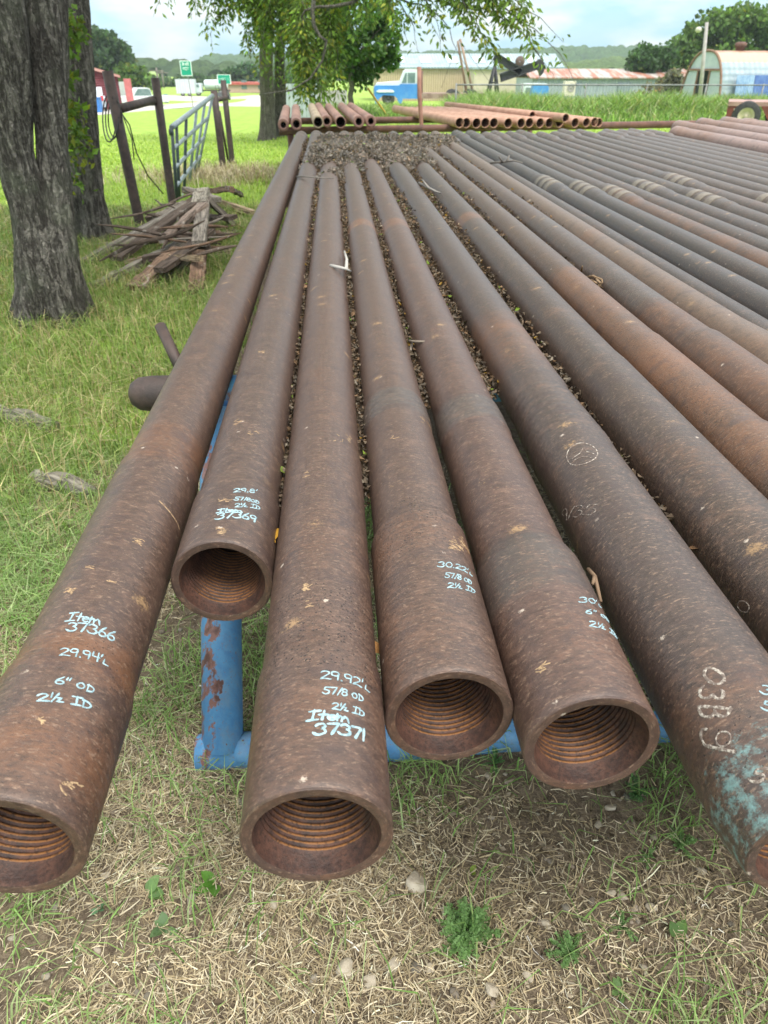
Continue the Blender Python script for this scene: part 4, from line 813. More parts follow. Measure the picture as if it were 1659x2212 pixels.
# corrugated panels by the trees
p = at(642, 31); o = MB().box((0,0,.65),(1.5,.06,1.3)).build('metal_panel', corr('panel_sheet', (.36,.42,.45), (.45,.50,.52), None, 0, .16), loc=p); o.rotation_euler = (0,0,R(-8)); tag(o, 'pale corrugated metal panel standing behind the drooping trees', 'metal panel')
p = at(690, 36); o = MB().box((0,0,.55),(2.4,.06,1.0)).build('board_fence', simple('grey_board_panel', (.30,.29,.27), (.38,.37,.35), 4, .8), loc=p); tag(o, 'weathered grey board panel beside the bushy tree', 'fence panel')
# blue gin-pole truck, facing left
b0 = at(806, 55); b0.z = zw(229,55); o = thing('old_truck', 'old blue and white flatbed truck parked behind the fence', 'truck', b0, R(-3))
mb_ = simple('blue_truck_paint', (.045,.19,.52), (.06,.24,.58), 1.2, .35, c3=(.10,.27,.55), sc3=.8); mwp = simple('white_truck_paint', (.62,.68,.70), (.52,.60,.64), 2, .4); mgl = simple('truck_glass', (.10,.16,.16), (.16,.22,.22), 2, .1)
U = 1/(FPX/(55*CP+1.0))   # metres per photo unit at the truck
def prism(m, prof, y0, y1, **k):
    n = len(prof); V = [(x, y0, z) for x, z in prof]+[(x, y1, z) for x, z in prof]; j = np.arange(n); q = (j+1) % n
    m.add(V, [np.stack([j, q, q+n, j+n], 1), np.arange(n)[None, ::-1], np.arange(n, 2*n)[None]], smooth=False, **k)
def tp_(px, py): return ((px-806)*U, (229-py)*U*.85)
m = MB(); prism(m, [tp_(*q) for q in ((810,225),(808,188),(812,184),(862,184),(866,181),(902,181),(902,213),(870,213),(868,224),(862,224),(858,212),(850,206),(828,205),(818,214),(815,225))], 0, 1.9); m.build('body', mb_, o)
m = MB(); prism(m, [tp_(*q) for q in ((811,184),(814,179),(862,175),(864,184))], .12, 1.78); prism(m, [tp_(*q) for q in ((862,181),(872,153),(877,149),(898,149),(903,153),(903,181))], .08, 1.82); prism(m, [tp_(*q) for q in ((812,197),(818,193),(848,193),(852,197),(850,199),(817,199))], -.06, .0); m.build('cab_top', mwp, o)
m = MB(); prism(m, [tp_(*q) for q in ((880,157),(896,157),(896,179),(880,179))], .06, .09); prism(m, [tp_(*q) for q in ((867,179),(875,157),(878,157),(878,179))], .06, .09); m.build('side_window', mgl, o)
m = MB(); prism(m, [tp_(*q) for q in ((806.5,190),(808,190),(808,214),(806.5,214))], .1, 1.8); m.build('grille', simple('truck_grille', (.4,.42,.42), (.2,.2,.2), 8, .4), o)
def wheel(parent, c, r, wd, ax='y', rimc=(.5,.5,.48)):
    V, F = lathe([(-wd/2,r*.58),(-wd/2,r*.9),(-wd*.35,r),(wd*.35,r),(wd/2,r*.9),(wd/2,r*.58)], 28); a = MB().add(V, F).build('tyre', simple('tyre_rubber', (.025,.025,.026), (.05,.05,.05), 12, .8), parent, c)
    V, F = lathe([(-wd*.42,r*.585),(-wd*.44,r*.5),(-wd*.2,r*.42),(-wd*.16,r*.16),(-wd*.3,r*.13),(-wd*.3,.0005)], 24); MB().add(V, F).build('rim', simple('wheel_rim', rimc, tuple(x*.8 for x in rimc), 9, .5), a); return a
wx, wz = tp_(839, 216); wheel(o, (wx,.16,.42), .42, .26, rimc=(.05,.05,.05)); wheel(o, (wx,1.7,.42), .42, .26, rimc=(.05,.05,.05))
x0, z0 = tp_(905, 205); x1, _ = tp_(1048, 205); m = MB(); m.box(((x0+x1)/2,.95,z0-.05),(x1-x0,2.1,.3)); m.box((x0-.05,.95,z0+.5),(.14,2.0,1.2)); m.build('flat_bed', simple('rusty_bed', (.17,.10,.08), (.28,.20,.17), 2, .8), o)
m = MB(); m.tube([(tp_(912,229)[0],.3,0),(tp_(911,152)[0],.3,tp_(911,152)[1])], .05, 8); m.build('exhaust_stack', M_RUSTRAIL, o)
wheel(o, (x1-.9,.1,.48), .48, .3); wheel(o, (x1-.9,1.75,.48), .48, .3); wheel(o, (x1-2.1,.1,.48), .48, .3); wheel(o, (x1-2.1,1.75,.48), .48, .3)
for a, e, y in (((1022,200),(991,86),.2),((1013,200),(986,90),1.7)):
    ax_, az_ = tp_(*a); ex_, ez_ = tp_(*e); MB().tube([(ax_,y,az_),(ex_,.95,ez_)], [.09,.075], 8).build('gin_pole', simple('gin_pole_rust', (.30,.21,.16), (.22,.15,.11), 5, .8), o)
ex_, ez_ = tp_(988, 88)
m = MB(); m.tube([(ex_,.95,ez_),(tp_(1062,180)[0],.95,tp_(1062,180)[1])], .012, 4); m.tube([(ex_,.95,ez_),(tp_(955,190)[0],.95,tp_(955,190)[1])], .012, 4); m.build('cable', M_WIRE, o)
# pump jack
b0 = at(1063, 62); b0.z = zw(204,62); o = thing('pump_jack', 'black oil pump jack standing in weeds before the sheds', 'pump jack', b0); U2 = 1/(FPX/(62*CP+1.0))
def jp(px, py, y=0.0): return np.array(((px-1063)*U2, y, (204-py)*U2*.85))
mk_ = simple('pump_jack_black', (.018,.018,.022), (.035,.034,.038), 3, .5)
m = MB()
for e in ((1053,210),(1075,210)):
    for y in (-.35,.35): m.tube([jp(*e, y*1.8), jp(1065,140, y*.3)], .085, 6)
m.tube([jp(1058,178,-.5), jp(1070,178,-.5)], .05, 5); m.build('samson_post', mk_, o)
def beam(a, e, hpx, wd):
    a, e = jp(*a), jp(*e); d = e-a; L_ = np.linalg.norm(d); an = math.atan2(d[2], d[0]); m = MB(); rot = Matrix.Rotation(-an,3,'Y'); h = hpx*U2
    for zz in (-h/2, h/2): m.box((a+e)/2+np.array(rot)@np.array((0,0,zz)), (L_,wd,.07), rot)
    m.box((a+e)/2, (L_,.08,h), rot); return m
beam((1062,122),(1122,156),13,.4).build('counter_beam', mk_, o); beam((1078,168),(1156,141),14,.42).build('walking_beam', mk_, o)
m = MB(); prism(m, [((px-1063)*U2, (204-py)*U2*.85) for px, py in ((1151,134),(1158,128),(1167,134),(1171,146),(1169,158),(1164,164),(1160,154),(1153,146))], -.28, .28); m.build('horse_head', mk_, o)
V, F = lathe([(-.15,.05),(-.15,.28),(-.1,.34),(.1,.34),(.15,.28),(.15,.05)], 18); MB().add(V, F).build('sheave', simple('sheave_rust', (.09,.06,.055), (.14,.09,.08), 5, .6), o, tuple(jp(1118,133)))
MB().tube([jp(1163,164), jp(1162,205)], .03, 5).build('polished_rod', M_GATE, o)
# odds and ends in the yard
p = at(1166, 62); p.z = zw(208,62); o = thing('blue_hopper', 'small bright blue metal hopper half hidden in the weeds', 'hopper', p); m = MB(); prism(m, [(-.62,.0),(-.5,.75),(.5,.78),(.66,.55),(.66,0)], 0, .7); m.build('body', simple('hopper_blue', (.05,.22,.55), (.08,.3,.62), 3, .4), o); m = MB(); m.box((0,.35,.80),(1.0,.6,.05)); m.build('lid', mwp, o)
p = at(1228, 72); p.z = zw(207,72); o = thing('air_conditioner', 'cream air conditioner unit with a round fan before the grey shed', 'air conditioner', p); MB().box((0,0,.55),(.95,.7,1.1)).build('case', simple('cream_case', (.55,.5,.42), (.6,.55,.47), 4, .5), o); V, F = lathe([(-.03,.32),(-.03,.26),(.0,.24),(.0,.06),(-.02,.05),(-.02,.0005)], 20); MB().add(V, F).build('fan', simple('fan_grey', (.2,.19,.18), (.3,.29,.27), 9), o, (.05,-.36,.6))
p = at(1150, 70); o = thing('white_cab', 'small white cab with windows beside the grey shed', 'cab', p); MB().box((0,.6,1.05),(1.5,1.2,2.1)).build('body', mwp, o); 
for dx in (-.34,.34): MB().box((dx,-.02,1.5),(.5,.05,.6)).build('window', mgl, o)
# trailer
p = at(1618, 22.3); p.z = gzf(p.x, p.y); o = thing('flatbed_trailer', 'rusty red flatbed trailer at the edge of the weeds', 'trailer', p, R(-26)); mrd = simple('red_trailer_paint', (.20,.045,.035), (.12,.04,.03), 4, .5, c3=(.30,.2,.17), sc3=2)
m = MB(); m.box((2.0,0,.665),(4.9,.08,.10)); m.box((2.0,2.0,.665),(4.9,.08,.10)); m.box((2.0,1.0,.69),(4.9,2.0,.05)); m.build('deck', simple('trailer_deck', (.26,.15,.13), (.34,.22,.19), 3, .7), o)
m = MB(); m.box((-.30,.02,.46),(.30,.06,.31)); m.box((-.38,1,.50),(.10,2.0,.24)); m.box((-.35,.0,.24),(.12,.08,.16)); prism(m, [(.38,.62),(1.0,.62),(.72,.30),(.62,.30)], -.06, .0); m.build('frame', mrd, o)
MB().box((-.24,-.02,.52),(.09,.02,.07)).build('reflector', simple('cream_reflector', (.6,.52,.4), (.55,.48,.38), 5, .3), o); 
for wx in (.06, .98, ): 
    for wy in (.05, 1.75): wheel(o, (wx,wy,.37), .37, .24, rimc=(.55,.49,.34))
# yellow guy-wire guard
a, e = P(838,252,28), P(794,190,28); p0 = Vector((a.x, a.y, gzf(a.x, a.y))); o = thing('guy_wire', 'slanting yellow guy wire guard in front of the blue truck', 'guy wire', p0)
MB().tube([(0,0,-.05), tuple(a-p0), tuple(e-p0)], .035, 8).build('yellow_guard', simple('yellow_plastic', (.60,.38,.03), (.52,.33,.03), 5, .5), o); d = e-a; MB().tube([tuple(e-p0), tuple(e-p0+d*9)], .012, 5).build('wire', mg, o)

# ------------------------------------------------------------------ road side on the far left
M_ROAD = simple('pale_concrete', (.36,.345,.315), (.44,.42,.39), .8, .85, bump=.2)
def sheet(name, pts, label, dz=.012):
    q = [GT(*p) for p in pts]; m = MB(); m.add([(v.x, v.y, gzf(v.x, v.y)+dz) for v in q], np.arange(len(q))[None], smooth=False); return tag(m.build(name, M_ROAD), label, 'road', kind='structure')
sheet('road', [(120,258),(205,249.5),(330,238.5),(440,229.5),(565,230.5),(565,212),(480,213),(430,221),(330,228.5),(250,233),(120,236)], 'pale concrete drive crossing the lawn')
sheet('road', [(330,216),(440,220.0),(480,212.5),(565,211.5),(565,206),(330,206)], 'pale road beyond the grass island')
def car(name, label, px, py, L_, col, kind, rot):
    p = GT(px, py); o = thing(name, label, 'car' if kind == 'suv' else 'pickup truck', p, rot); mc = simple(name+'_paint', col, tuple(x*.85 for x in col), 2, .3)
    if kind == 'suv': low = [(-2.2,.35),(-2.25,.95),(-1.9,1.05),(-1.6,1.0),(2.15,1.0),(2.25,.75),(2.2,.35)]; cab = [(-2.1,.95),(-1.75,1.6),(-1.5,1.68),(.5,1.65),(1.35,1.0)]
    else: low = [(-2.7,.45),(-2.75,1.05),(.9,1.08),(2.45,1.02),(2.7,.9),(2.72,.45)]; cab = [(-1.0,1.05),(-.85,1.7),(-.6,1.8),(.5,1.8),(1.15,1.08)]
    m = MB(); prism(m, low, -.95, .95); prism(m, cab, -.82, .82); m.build('body', mc, o)
    m = MB(); prism(m, [(x*.93-.03, z-.1) for x, z in cab], -.84, .84); prism(m, [(x*1.01+.02, 1.0+(z-1.0)*.85) for x, z in cab], -.7, .7); m.build('window', mgl, o)
    for x in (-1.45, 1.5):
        for y in (-.86, .86): wheel(o, (x,y,.36), .36, .22)
    for y in (-.72,.72):
        MB().box((low[0][0]-.02, y, .95 if kind == 'suv' else .85),(.08,.2,.34)).build('tail_light', simple('red_lens', (.55,.03,.03), (.5,.03,.03), 3, .2), o); MB().box((low[-1][0]-.03, y, .82),(.10,.3,.18)).build('headlight', simple('lamp_lens', (.7,.72,.7), (.6,.62,.6), 3, .2), o)
    if kind != 'suv': MB().box((2.70,0,.82),(.08,.9,.26)).build('grille', simple('dark_grille', (.08,.08,.08), (.2,.2,.2), 9, .4), o)
    return o
car('parked_suv', 'silver SUV parked in front of the red barn', 205, 240, 4.5, (.42,.46,.52), 'suv', R(105))
car('pickup_truck', 'white extended-cab pickup truck beside the barn', 308, 231, 5.3, (.62,.66,.66), 'pickup', R(-152))
def recycling(px, py):
    p = GT(px, py); o = thing('blue_bin', 'blue wheeled bin behind the silver SUV', 'bin', p); m = MB(); m.box((0,0,.45),(.75,.7,.9)); m.build('body', simple('bin_blue', (.04,.16,.45), (.05,.19,.5), 4, .5), o); MB().box((0,0,.93),(.8,.76,.07)).build('lid', simple('bin_lid', (.03,.13,.38), (.04,.15,.42), 4, .5), o); MB().tube([(-.3,.42,.95),(.3,.42,.95)], .025, 6).build('handle', M_WIRE, o)
recycling(210, 243)
p = GT(199, 240)+Vector((0,6,0)); o = thing('red_barn', 'dark red barn with a pinkish pitched roof beside the tree trunk', 'barn', p, R(17)); o.scale = (.66,.66,.66); mbr = corr('red_siding', (.11,.014,.024), (.145,.02,.03), None, 2, .25, .6)
m = MB(); prism(m, [(-5,-.2),(-5,5.2),(-2,4.5),(1.4,3.5),(1.4,-.2)], 0, 7); m.build('wall', mbr, o); m = MB(); m.add([(-5.2,-.5,5.6),(1.7,-.5,3.62),(1.7,7.3,3.62),(-5.2,7.3,5.6),(-5.2,-.5,5.2),(1.7,-.5,3.35),(1.7,7.3,3.35),(-5.2,7.3,5.2)], np.array([(0,1,2,3),(7,6,5,4),(0,4,5,1),(1,5,6,2),(2,6,7,3),(3,7,4,0)]), smooth=False); m.build('roof', simple('pink_roof', (.42,.19,.17), (.5,.27,.24), 1, .6), o); m = MB(); m.box((2.5,-.2,1.6),(.9,.3,3.3)); m.build('sunlit_side_wall', simple('sunlit_siding_pink', (.5,.15,.15), (.42,.12,.12), 2, .6), o)  # pink box stands in for the barn's side wall, sunlight put into its colour
p = at(265, 90); o = thing('grey_trailer', 'small grey box trailer between the barn and the pickup', 'trailer', p); MB().box((0,0,1.35),(1.7,1.8,1.9)).build('box_body', simple('grey_box', (.36,.38,.36), (.42,.44,.42), 2, .6), o); wheel(o, (0,-.8,.35), .35, .2)
def post_sign(px, pbase, ptop, w_px, h_px, fwd, label, rows):
    p = at(px, fwd); p2 = P(px-14 if px < 450 else px, ptop, fwd); u = 1/(FPX/(fwd*CP+.3)); o = thing('road_sign', label, 'sign', p); d = p2-p; H_ = d.z
    MB().tube([(0,0,-.1),(d.x*.96,0,H_)], .03, 8).build('pole', mg, o); wd, hh = w_px*u, h_px*u; cz = H_
    MB().box((d.x,-.05,cz-hh/2),(wd,.02,hh)).build('sign_border', simple('sign_white', (.72,.78,.76), (.68,.74,.72), 5, .4), o); MB().box((d.x,-.064,cz-hh/2),(wd*.88,.008,hh*.9)).build('sign_plate', simple('sign_green', (.0,.26,.16), (.0,.30,.19), 4, .4), o)
    m = MB()
    for tx, fy, sc in rows:
        tot = sum(GL[c][0] for c in tx); k = wd*.72/tot*sc; x = d.x-tot*k/2; hz = hh*.17
        for c in tx:
            for pl in GL[c][1]:
                q = [(x+a*k, -.072, cz-hh*fy+b_*hz) for a, b_ in pl]; m.tube(q, hh*.02, 4)
            x += GL[c][0]*k
    m.build('lettering', simple('sign_letters', (.78,.82,.8), (.75,.8,.78), 3, .4), o); return o
post_sign(414, 236, 131, 24, 28, 72, 'tall green road sign on a thin pole across the road', [('ID OII',.30,.85),('1107',.60,.8)])
post_sign(483, 214, 161, 29, 18, 92, 'wide green road sign above the gate posts', [('1107 1',.55,.95)])
for px, pt, fw, lab in ((345,146,150,'utility pole nearest the barn along the far road'),(356,151,175,'utility pole behind the first one along the far road')):
    p = at(px, fw); zt = zw(pt, fw)-p.z; o = thing('utility_pole', lab, 'utility pole', p, 0, 'utility poles along the far road'); mpole = simple('pole_wood', (.16,.14,.12), (.2,.18,.16), 3, .8); MB().tube([(0,0,-.2),(0,0,zt)], .16, 8).build('pole', mpole, o); MB().box((0,-.2,zt-.5),(2.6,.14,.16)).build('crossarm', mpole, o)
p = at(485, 140); o = thing('brick_shop', 'pinkish building with a red roof edge behind the gate posts', 'building', p); zt = zw(183,140)-p.z
MB().box((6.5,4,zt/2),(13,8,zt)).build('wall', simple('pink_brick', (.42,.29,.23), (.47,.33,.27), 3, .8), o); MB().box((6.5,4,zt+.16),(13.6,8.6,.36)).build('roof_edge', simple('red_fascia', (.38,.07,.06), (.45,.12,.1), 2, .5), o)
for xx in (3.4, 6.2): MB().box((xx,-.03,1.2),(.9,.08,1.3)).build('window', mgl, o)
p = at(404, 124); o = thing('box_truck', 'white box trailer parked across the far road', 'trailer', p); MB().box((0,0,1.25),(2.7,2.0,1.8)).build('cargo_box', corr('white_box', (.52,.57,.60), (.58,.62,.65), None, 0, .35), o); wheel(o, (.5,-.8,.3), .3, .2); wheel(o, (-.5,-.8,.3), .3, .2)
p = at(462, 126); o = thing('tank_truck', 'white tank truck parked next to the box trailer', 'truck', p); V, F = lathe([(-1.9,.0005),(-1.9,.5),(-1.75,.62),(1.5,.62),(1.6,.5),(1.6,.0005)], 20); m = MB(); m.add(V[:, [1,0,2]], [f[:, ::-1] for f in F]); m.build('tank', mwp, o, (.6,0,1.45)); MB().box((-2.3,0,1.0),(1.3,1.7,1.2)).build('cab', mwp, o); MB().box((-2.3,-.87,1.3),(.6,.04,.4)).build('window', mgl, o); MB().box((.2,0,.68),(4.6,.9,.18)).build('chassis', M_WIRE, o)
for x in (-2.2, 1.2, 2.0): wheel(o, (x,-.7,.42), .42, .26)
p = GT(482, 216); o = thing('all_terrain_vehicle', 'dark utility buggy parked behind the far gate posts', 'buggy', p, R(80)); m = MB(); prism(m, [(-1.1,.4),(-1.1,.9),(-.2,.85),(.7,.95),(1.2,.75),(1.2,.4)], -.6, .6); m.build('body', simple('buggy_dark', (.05,.055,.065), (.12,.12,.13), 6, .5), o); m = MB()
for y in (-.55,.55): m.tube([(-1.0,y,.85),(-.8,y,1.65),(.2,y,1.65),(.7,y,.9)], .035, 6)
m.build('roll_cage', M_WIRE, o)
for x in (-.8,.85):
    for y in (-.6,.6): wheel(o, (x,y,.33), .33, .24)
p = GT(360, 222); o = thing('drum_barrel', 'small dark blue barrel standing on the grass island', 'barrel', p); V, F = lathe([(0,.0005),(0,.25),(.28,.27),(.3,.29),(.33,.27),(.58,.27),(.6,.29),(.63,.27),(.88,.25),(.88,.0005)], 18); MB().add(V[:, [0,2,1]], [f[:, ::-1] for f in F]).build('body', simple('barrel_blue', (.02,.06,.18), (.03,.08,.22), 4, .5), o)

# ------------------------------------------------------------------ fence posts, gate and wires
def fpost(label, pb, ptop, r, fdz=0.0):
    b0 = G(*pb); d, f = ray(*ptop); fw = ray(*pb); y0 = b0.y
    tpt = Vector((0,0,CAMZ))+d*((b0.y*CYW+b0.x*SYW+fdz)/f)
    m = MB(); V, F = lathe([(-.15,r),(0,r)], 20); dv_ = tpt-b0; m.tube([tuple(-dv_*.08), (0,0,0), tuple(dv_*.5), tuple(dv_)], r, 18, True)
    return b0, tpt, m
b1, e1_, m1 = fpost('', (305,497), (232,153), .053); b2_, e2_, m2 = fpost('', (375,457), (335,168), .047)
o1 = m1.build('fence_post', M_DARKPOST, loc=b1); tag(o1, 'thick leaning brown pipe post with looped wire, beside the tree trunks', 'fence post', 'gate posts')
rl = MB().tube([tuple(P(262,234,8.35)-b1), tuple(P(340,214,9.4)-b1)], .042, 14).build('brace_rail', M_DARKPOST, o1)
o2 = m2.build('fence_post', M_DARKPOST, loc=b2_); tag(o2, 'brown pipe post standing at the free end of the gate', 'fence post', 'gate posts')
b3, e3_, m3 = fpost('', (483,368), (462,196), .055); o3 = m3.build('fence_post', M_DARKPOST, loc=b3); tag(o3, 'brown pipe post that hinges the gate', 'fence post', 'gate posts')
MB().tube([tuple(P(466,216,13.5)-b3), tuple(P(489,212,14.0)-b3)], .035, 10).build('brace_rail', M_DARKPOST, o3)
b4, e4_, m4 = fpost('', (502,354), (482,173), .05); o4 = m4.build('fence_post', M_DARKPOST, loc=b4); tag(o4, 'slim brown pipe post farthest back, behind the gate hinge post', 'fence post', 'gate posts')
m = MB(); a = P(474,240,13.6)-b3; m.tube([tuple(a), tuple(G(495,360)-b3)], .02, 8); m.build('stay_pipe', M_DARKPOST, o3)
# gate: near end at lower left, hinged at the far post
fN, fF = 10.0, 13.2
def gp(u, v):   # u from near to far, v from top to bottom
    top = Vector(P(371,275,fN)).lerp(Vector(P(459,207,fF)), u); bot = Vector(P(383,440,fN)).lerp(Vector(P(425,377,fF)) , u)
    return top.lerp(bot, v)
g0 = Vector((gp(1,1).x, gp(1,1).y, 0)); gt = thing('farm_gate', 'grey tubular farm gate swung open between the brown posts', 'gate', g0)
for k, v in enumerate((0,.27,.52,.76,1.0)): MB().tube([tuple(gp(u, v)-g0) for u in np.linspace(0,1,6)], .026 if k else .034, 10).build('rail', M_GATE, gt)
for u in (0.0,.09,.30,.55,.78,1.0): MB().tube([tuple(gp(u, -.02)-g0), tuple(gp(u, 1.03)-g0)], .021, 8).build('upright', M_GATEDARK if u < .5 else M_GATE, gt)
MB().tube([tuple(P(366,285,fN)-g0), tuple(P(374,285,fN)-g0)], .04, 8).build('latch', M_GATEDARK, gt)
# looped wire on the first post
m = MB()
for k in range(3):
    a = [P(240+26*math.cos(q)*.55+6*k-4, 255+52*math.sin(q)*(1-.1*k), 8.25-.18*math.sin(q*1.0+k)) for q in np.linspace(0,6.28,22)]; m.tube([tuple(v-b1) for v in a], .007, 5)
m.tube([tuple(v-b1) for v in (P(256,235,8.2),P(280,270,8.3),P(295,330,8.4),P(320,380,8.5),P(352,418,8.9))], .007, 5); m.tube([tuple(v-b1) for v in (P(262,240,8.2),P(285,300,8.25),P(290,345,8.2))], .006, 5); m.tube([tuple(v-b1) for v in (P(235,213,8.22),P(243,211,8.1),P(252,208,8.24))], .018, 6)
o = m.build('loose_wire', M_WIRE, loc=b1); tag(o, 'black wire looped round the thick leaning post', 'wire')

# ------------------------------------------------------------------ wood pile
GYW, BRW, DKW, PAW = (.30,.26,.22), (.25,.16,.11), (.13,.095,.075), (.42,.31,.20)
bw = [  # start px, end px, height start, height end, width, thickness, colour, name, label
 ((165,572),(415,440),.03,.30,.13,.045,GYW,'board','long grey board reaching from the pile to the tree foot'),
 ((250,560),(425,432),.10,.36,.12,.04,DKW,'board','dark split board lying over the long grey board'),
 ((205,618),(400,520),.02,.16,.11,.05,GYW,'board','narrow mossy board with its tip far out in the grass'),
 ((290,625),(390,540),.03,.2,.16,.05,BRW,'board','broad brown bark-stained board in front'),
 ((345,608),(420,530),.03,.2,.13,.06,GYW,'board','pale thick plank with a square cut end'),
 ((422,632),(432,545),.02,.22,.12,.045,BRW,'board','brown plank pointing straight at the camera'),
 ((430,528),(440,425),.26,.34,.12,.05,GYW,'board','mottled grey plank standing steeply on the pile'),
 ((430,440),(437,410),.34,.42,.15,.05,(.40,.36,.30),'board','short pale board end at the top of the pile'),
 ((398,412),(548,460),.12,.10,.09,.05,PAW,'timber','long weathered timber across the back of the pile'),
 ((400,408),(470,432),.16,.20,.10,.05,GYW,'board','pale grey board resting on the back timber'),
 ((440,415),(500,408),.10,.30,.06,.06,BRW,'timber','bent brown branch propped behind the pile'),
 ((494,407),(522,421),.28,.06,.05,.05,DKW,'timber','short dark stick falling from the bent branch'),
 ((448,430),(512,492),.36,.04,.10,.05,GYW,'board','grey board sloping down towards the pipes'),
 ((310,560),(455,535),.12,.20,.10,.05,DKW,'board','dark low beam through the middle of the pile'),
 ((345,585),(455,500),.15,.26,.11,.04,DKW,'board','dark brown board leaning up over the front'),
 ((355,520),(440,440),.22,.36,.10,.04,(.36,.27,.22),'board','pinkish board with flaking paint near the top'),
 ((250,500),(345,498),.05,.10,.09,.05,BRW,'timber','straight brown rail between tree and pile'),
 ((360,555),(437,560),.16,.22,.045,.045,PAW,'stick','peeled light stick lying across the front boards'),
 ((270,568),(345,550),.08,.14,.04,.04,PAW,'stick','light branch stub beside the long grey board'),
 ((455,545),(498,540),.06,.1,.05,.05,(.45,.36,.26),'stick','pale stick end next to the nearest pipe'),
 ((420,470),(505,470),.14,.2,.12,.04,DKW,'board','dark board lying level under the grey ones'),
 ((320,470),(420,455),.12,.22,.12,.05,DKW,'board','dark weathered beam at the rear of the pile'),
 ((345,470),(405,440),.20,.28,.13,.04,GYW,'board','greyish plank showing between the dark beams'),
 ((400,520),(480,505),.10,.12,.12,.04,BRW,'board','brown board buried in the middle'),
 ((455,520),(510,500),.05,.08,.1,.04,DKW,'board','dark board in the shade next to the pipes'),
 ((385,600),(415,560),.02,.1,.09,.04,DKW,'board','short dark board under the square cut plank'),
]
for s, e, h0, h1, wd, th, c, nm, lab in bw:
    p0, p1 = G(*s, z=h0), G(*e, z=h1); d = p1-p0; L_ = d.length; mid = (p0+p1)/2
    k = 10; m = MB(); xs = np.linspace(-L_/2, L_/2, k); Vv = []
    jw = 1+.16*(rng.random(k)-.5); jz = (rng.random(k)-.5)*th*.3; jy = np.cumsum((rng.random(k)-.5)*.006)
    for q in range(k): Vv += [(xs[q], jy[q]-wd/2*jw[q], -th/2+jz[q]), (xs[q], jy[q]+wd/2*jw[q], -th/2+jz[q]), (xs[q], jy[q]+wd/2*jw[q]*.97, th/2+jz[q]), (xs[q], jy[q]-wd/2*jw[q]*.97, th/2+jz[q])]
    ff = []
    for q in range(k-1):
        for j in range(4): ff.append((q*4+j, q*4+(j+1)%4, q*4+4+(j+1)%4, q*4+4+j))
    ff += [(3,2,1,0), (k*4-4,k*4-3,k*4-2,k*4-1)]; m.add(Vv, np.array(ff)[:, ::-1], smooth=False)
    o = m.build('wood_'+nm, M_WOOD, loc=mid); o.rotation_euler = (random.uniform(-.25,.25), -math.atan2(d.z, d.xy.length), math.atan2(d.y, d.x)); o.color = tuple(c)+(1,); tag(o, lab, nm if nm != 'timber' else 'timber', 'boards of the scrap wood pile')
for k in range(30):
    cxp, cyp = random.uniform(310, 480), random.uniform(425, 545); p0 = G(cxp, cyp, z=random.uniform(.06,.30)); a = random.gauss(.5, .7); L_ = random.uniform(.35,1.0); wd = random.uniform(.018,.05); th = random.uniform(.012,.028); kk = 7; xs = np.linspace(-L_/2, L_/2, kk); m = MB()
    m.tube([(x, .012*math.sin(x*7+k), .01*math.cos(x*9+k)) for x in xs], np.array([.35,.9,1,1,.95,.85,.3])*wd*.5, 6); o = m.build('wood_stick', M_WOOD, loc=p0); o.rotation_euler = (0, random.gauss(0,.16), a); o.color = random.choice((DKW, BRW, GYW, (.2,.15,.12)))+(1,); o.scale = (1,1,th/wd*1.4); tag(o, 'thin broken stick tangled in the middle of the scrap wood pile', 'stick', 'thin sticks tangled in the wood pile')
for px, py, L_, lab in ((52,905,.42,'grey log half buried in the grass beside the rack'),(135,1046,.30,'pale split wood chunk lying in the grass below the log')):
    p = G(px, py, .03); k = 8; xs = np.linspace(-L_/2, L_/2, k); m = MB(); m.tube([(x, .012*math.sin(x*20), .01*math.cos(x*31)) for x in xs], .045*(.55+.45*np.sin(np.linspace(.4,2.7,k))), 12); o = m.build('wood_log', M_WOOD, loc=p); o.rotation_euler = (0,.05,R(-28)); o.color = (.24,.22,.18,1); tag(o, lab, 'log')

# ------------------------------------------------------------------ leaf litter between the pipes and the heap at the far end
LIT = np.array([(.10,.066,.040),(.14,.092,.055),(.07,.05,.035),(.17,.125,.08),(.13,.105,.08),(.18,.10,.045)])
def litter_cols(n):
    c = LIT[rng.integers(0, len(LIT), n)]*np.exp(rng.normal(0,.25,(n,1))); y = rng.random(n) < .012; c[y] = (.36,.22,.04); g_ = rng.random(n) < .010; c[g_] = (.16,.24,.035); pl = rng.random(n) < .04; c[pl] = (.23,.195,.15); return c
LIT = LIT*.7+LIT.mean(1, keepdims=True)*np.array((.33,.30,.26))
m = MB(); keys = list('ABCDEFGHIJ'); start = {'A':6.2,'B':.93,'C':1.05,'D':1.45,'E':1.5,'F':.95,'G':1.05,'H':2.2,'I':2.8}; dens = {'A':260,'B':620,'C':560,'D':640,'E':640,'F':420,'G':420,'H':330,'I':230}
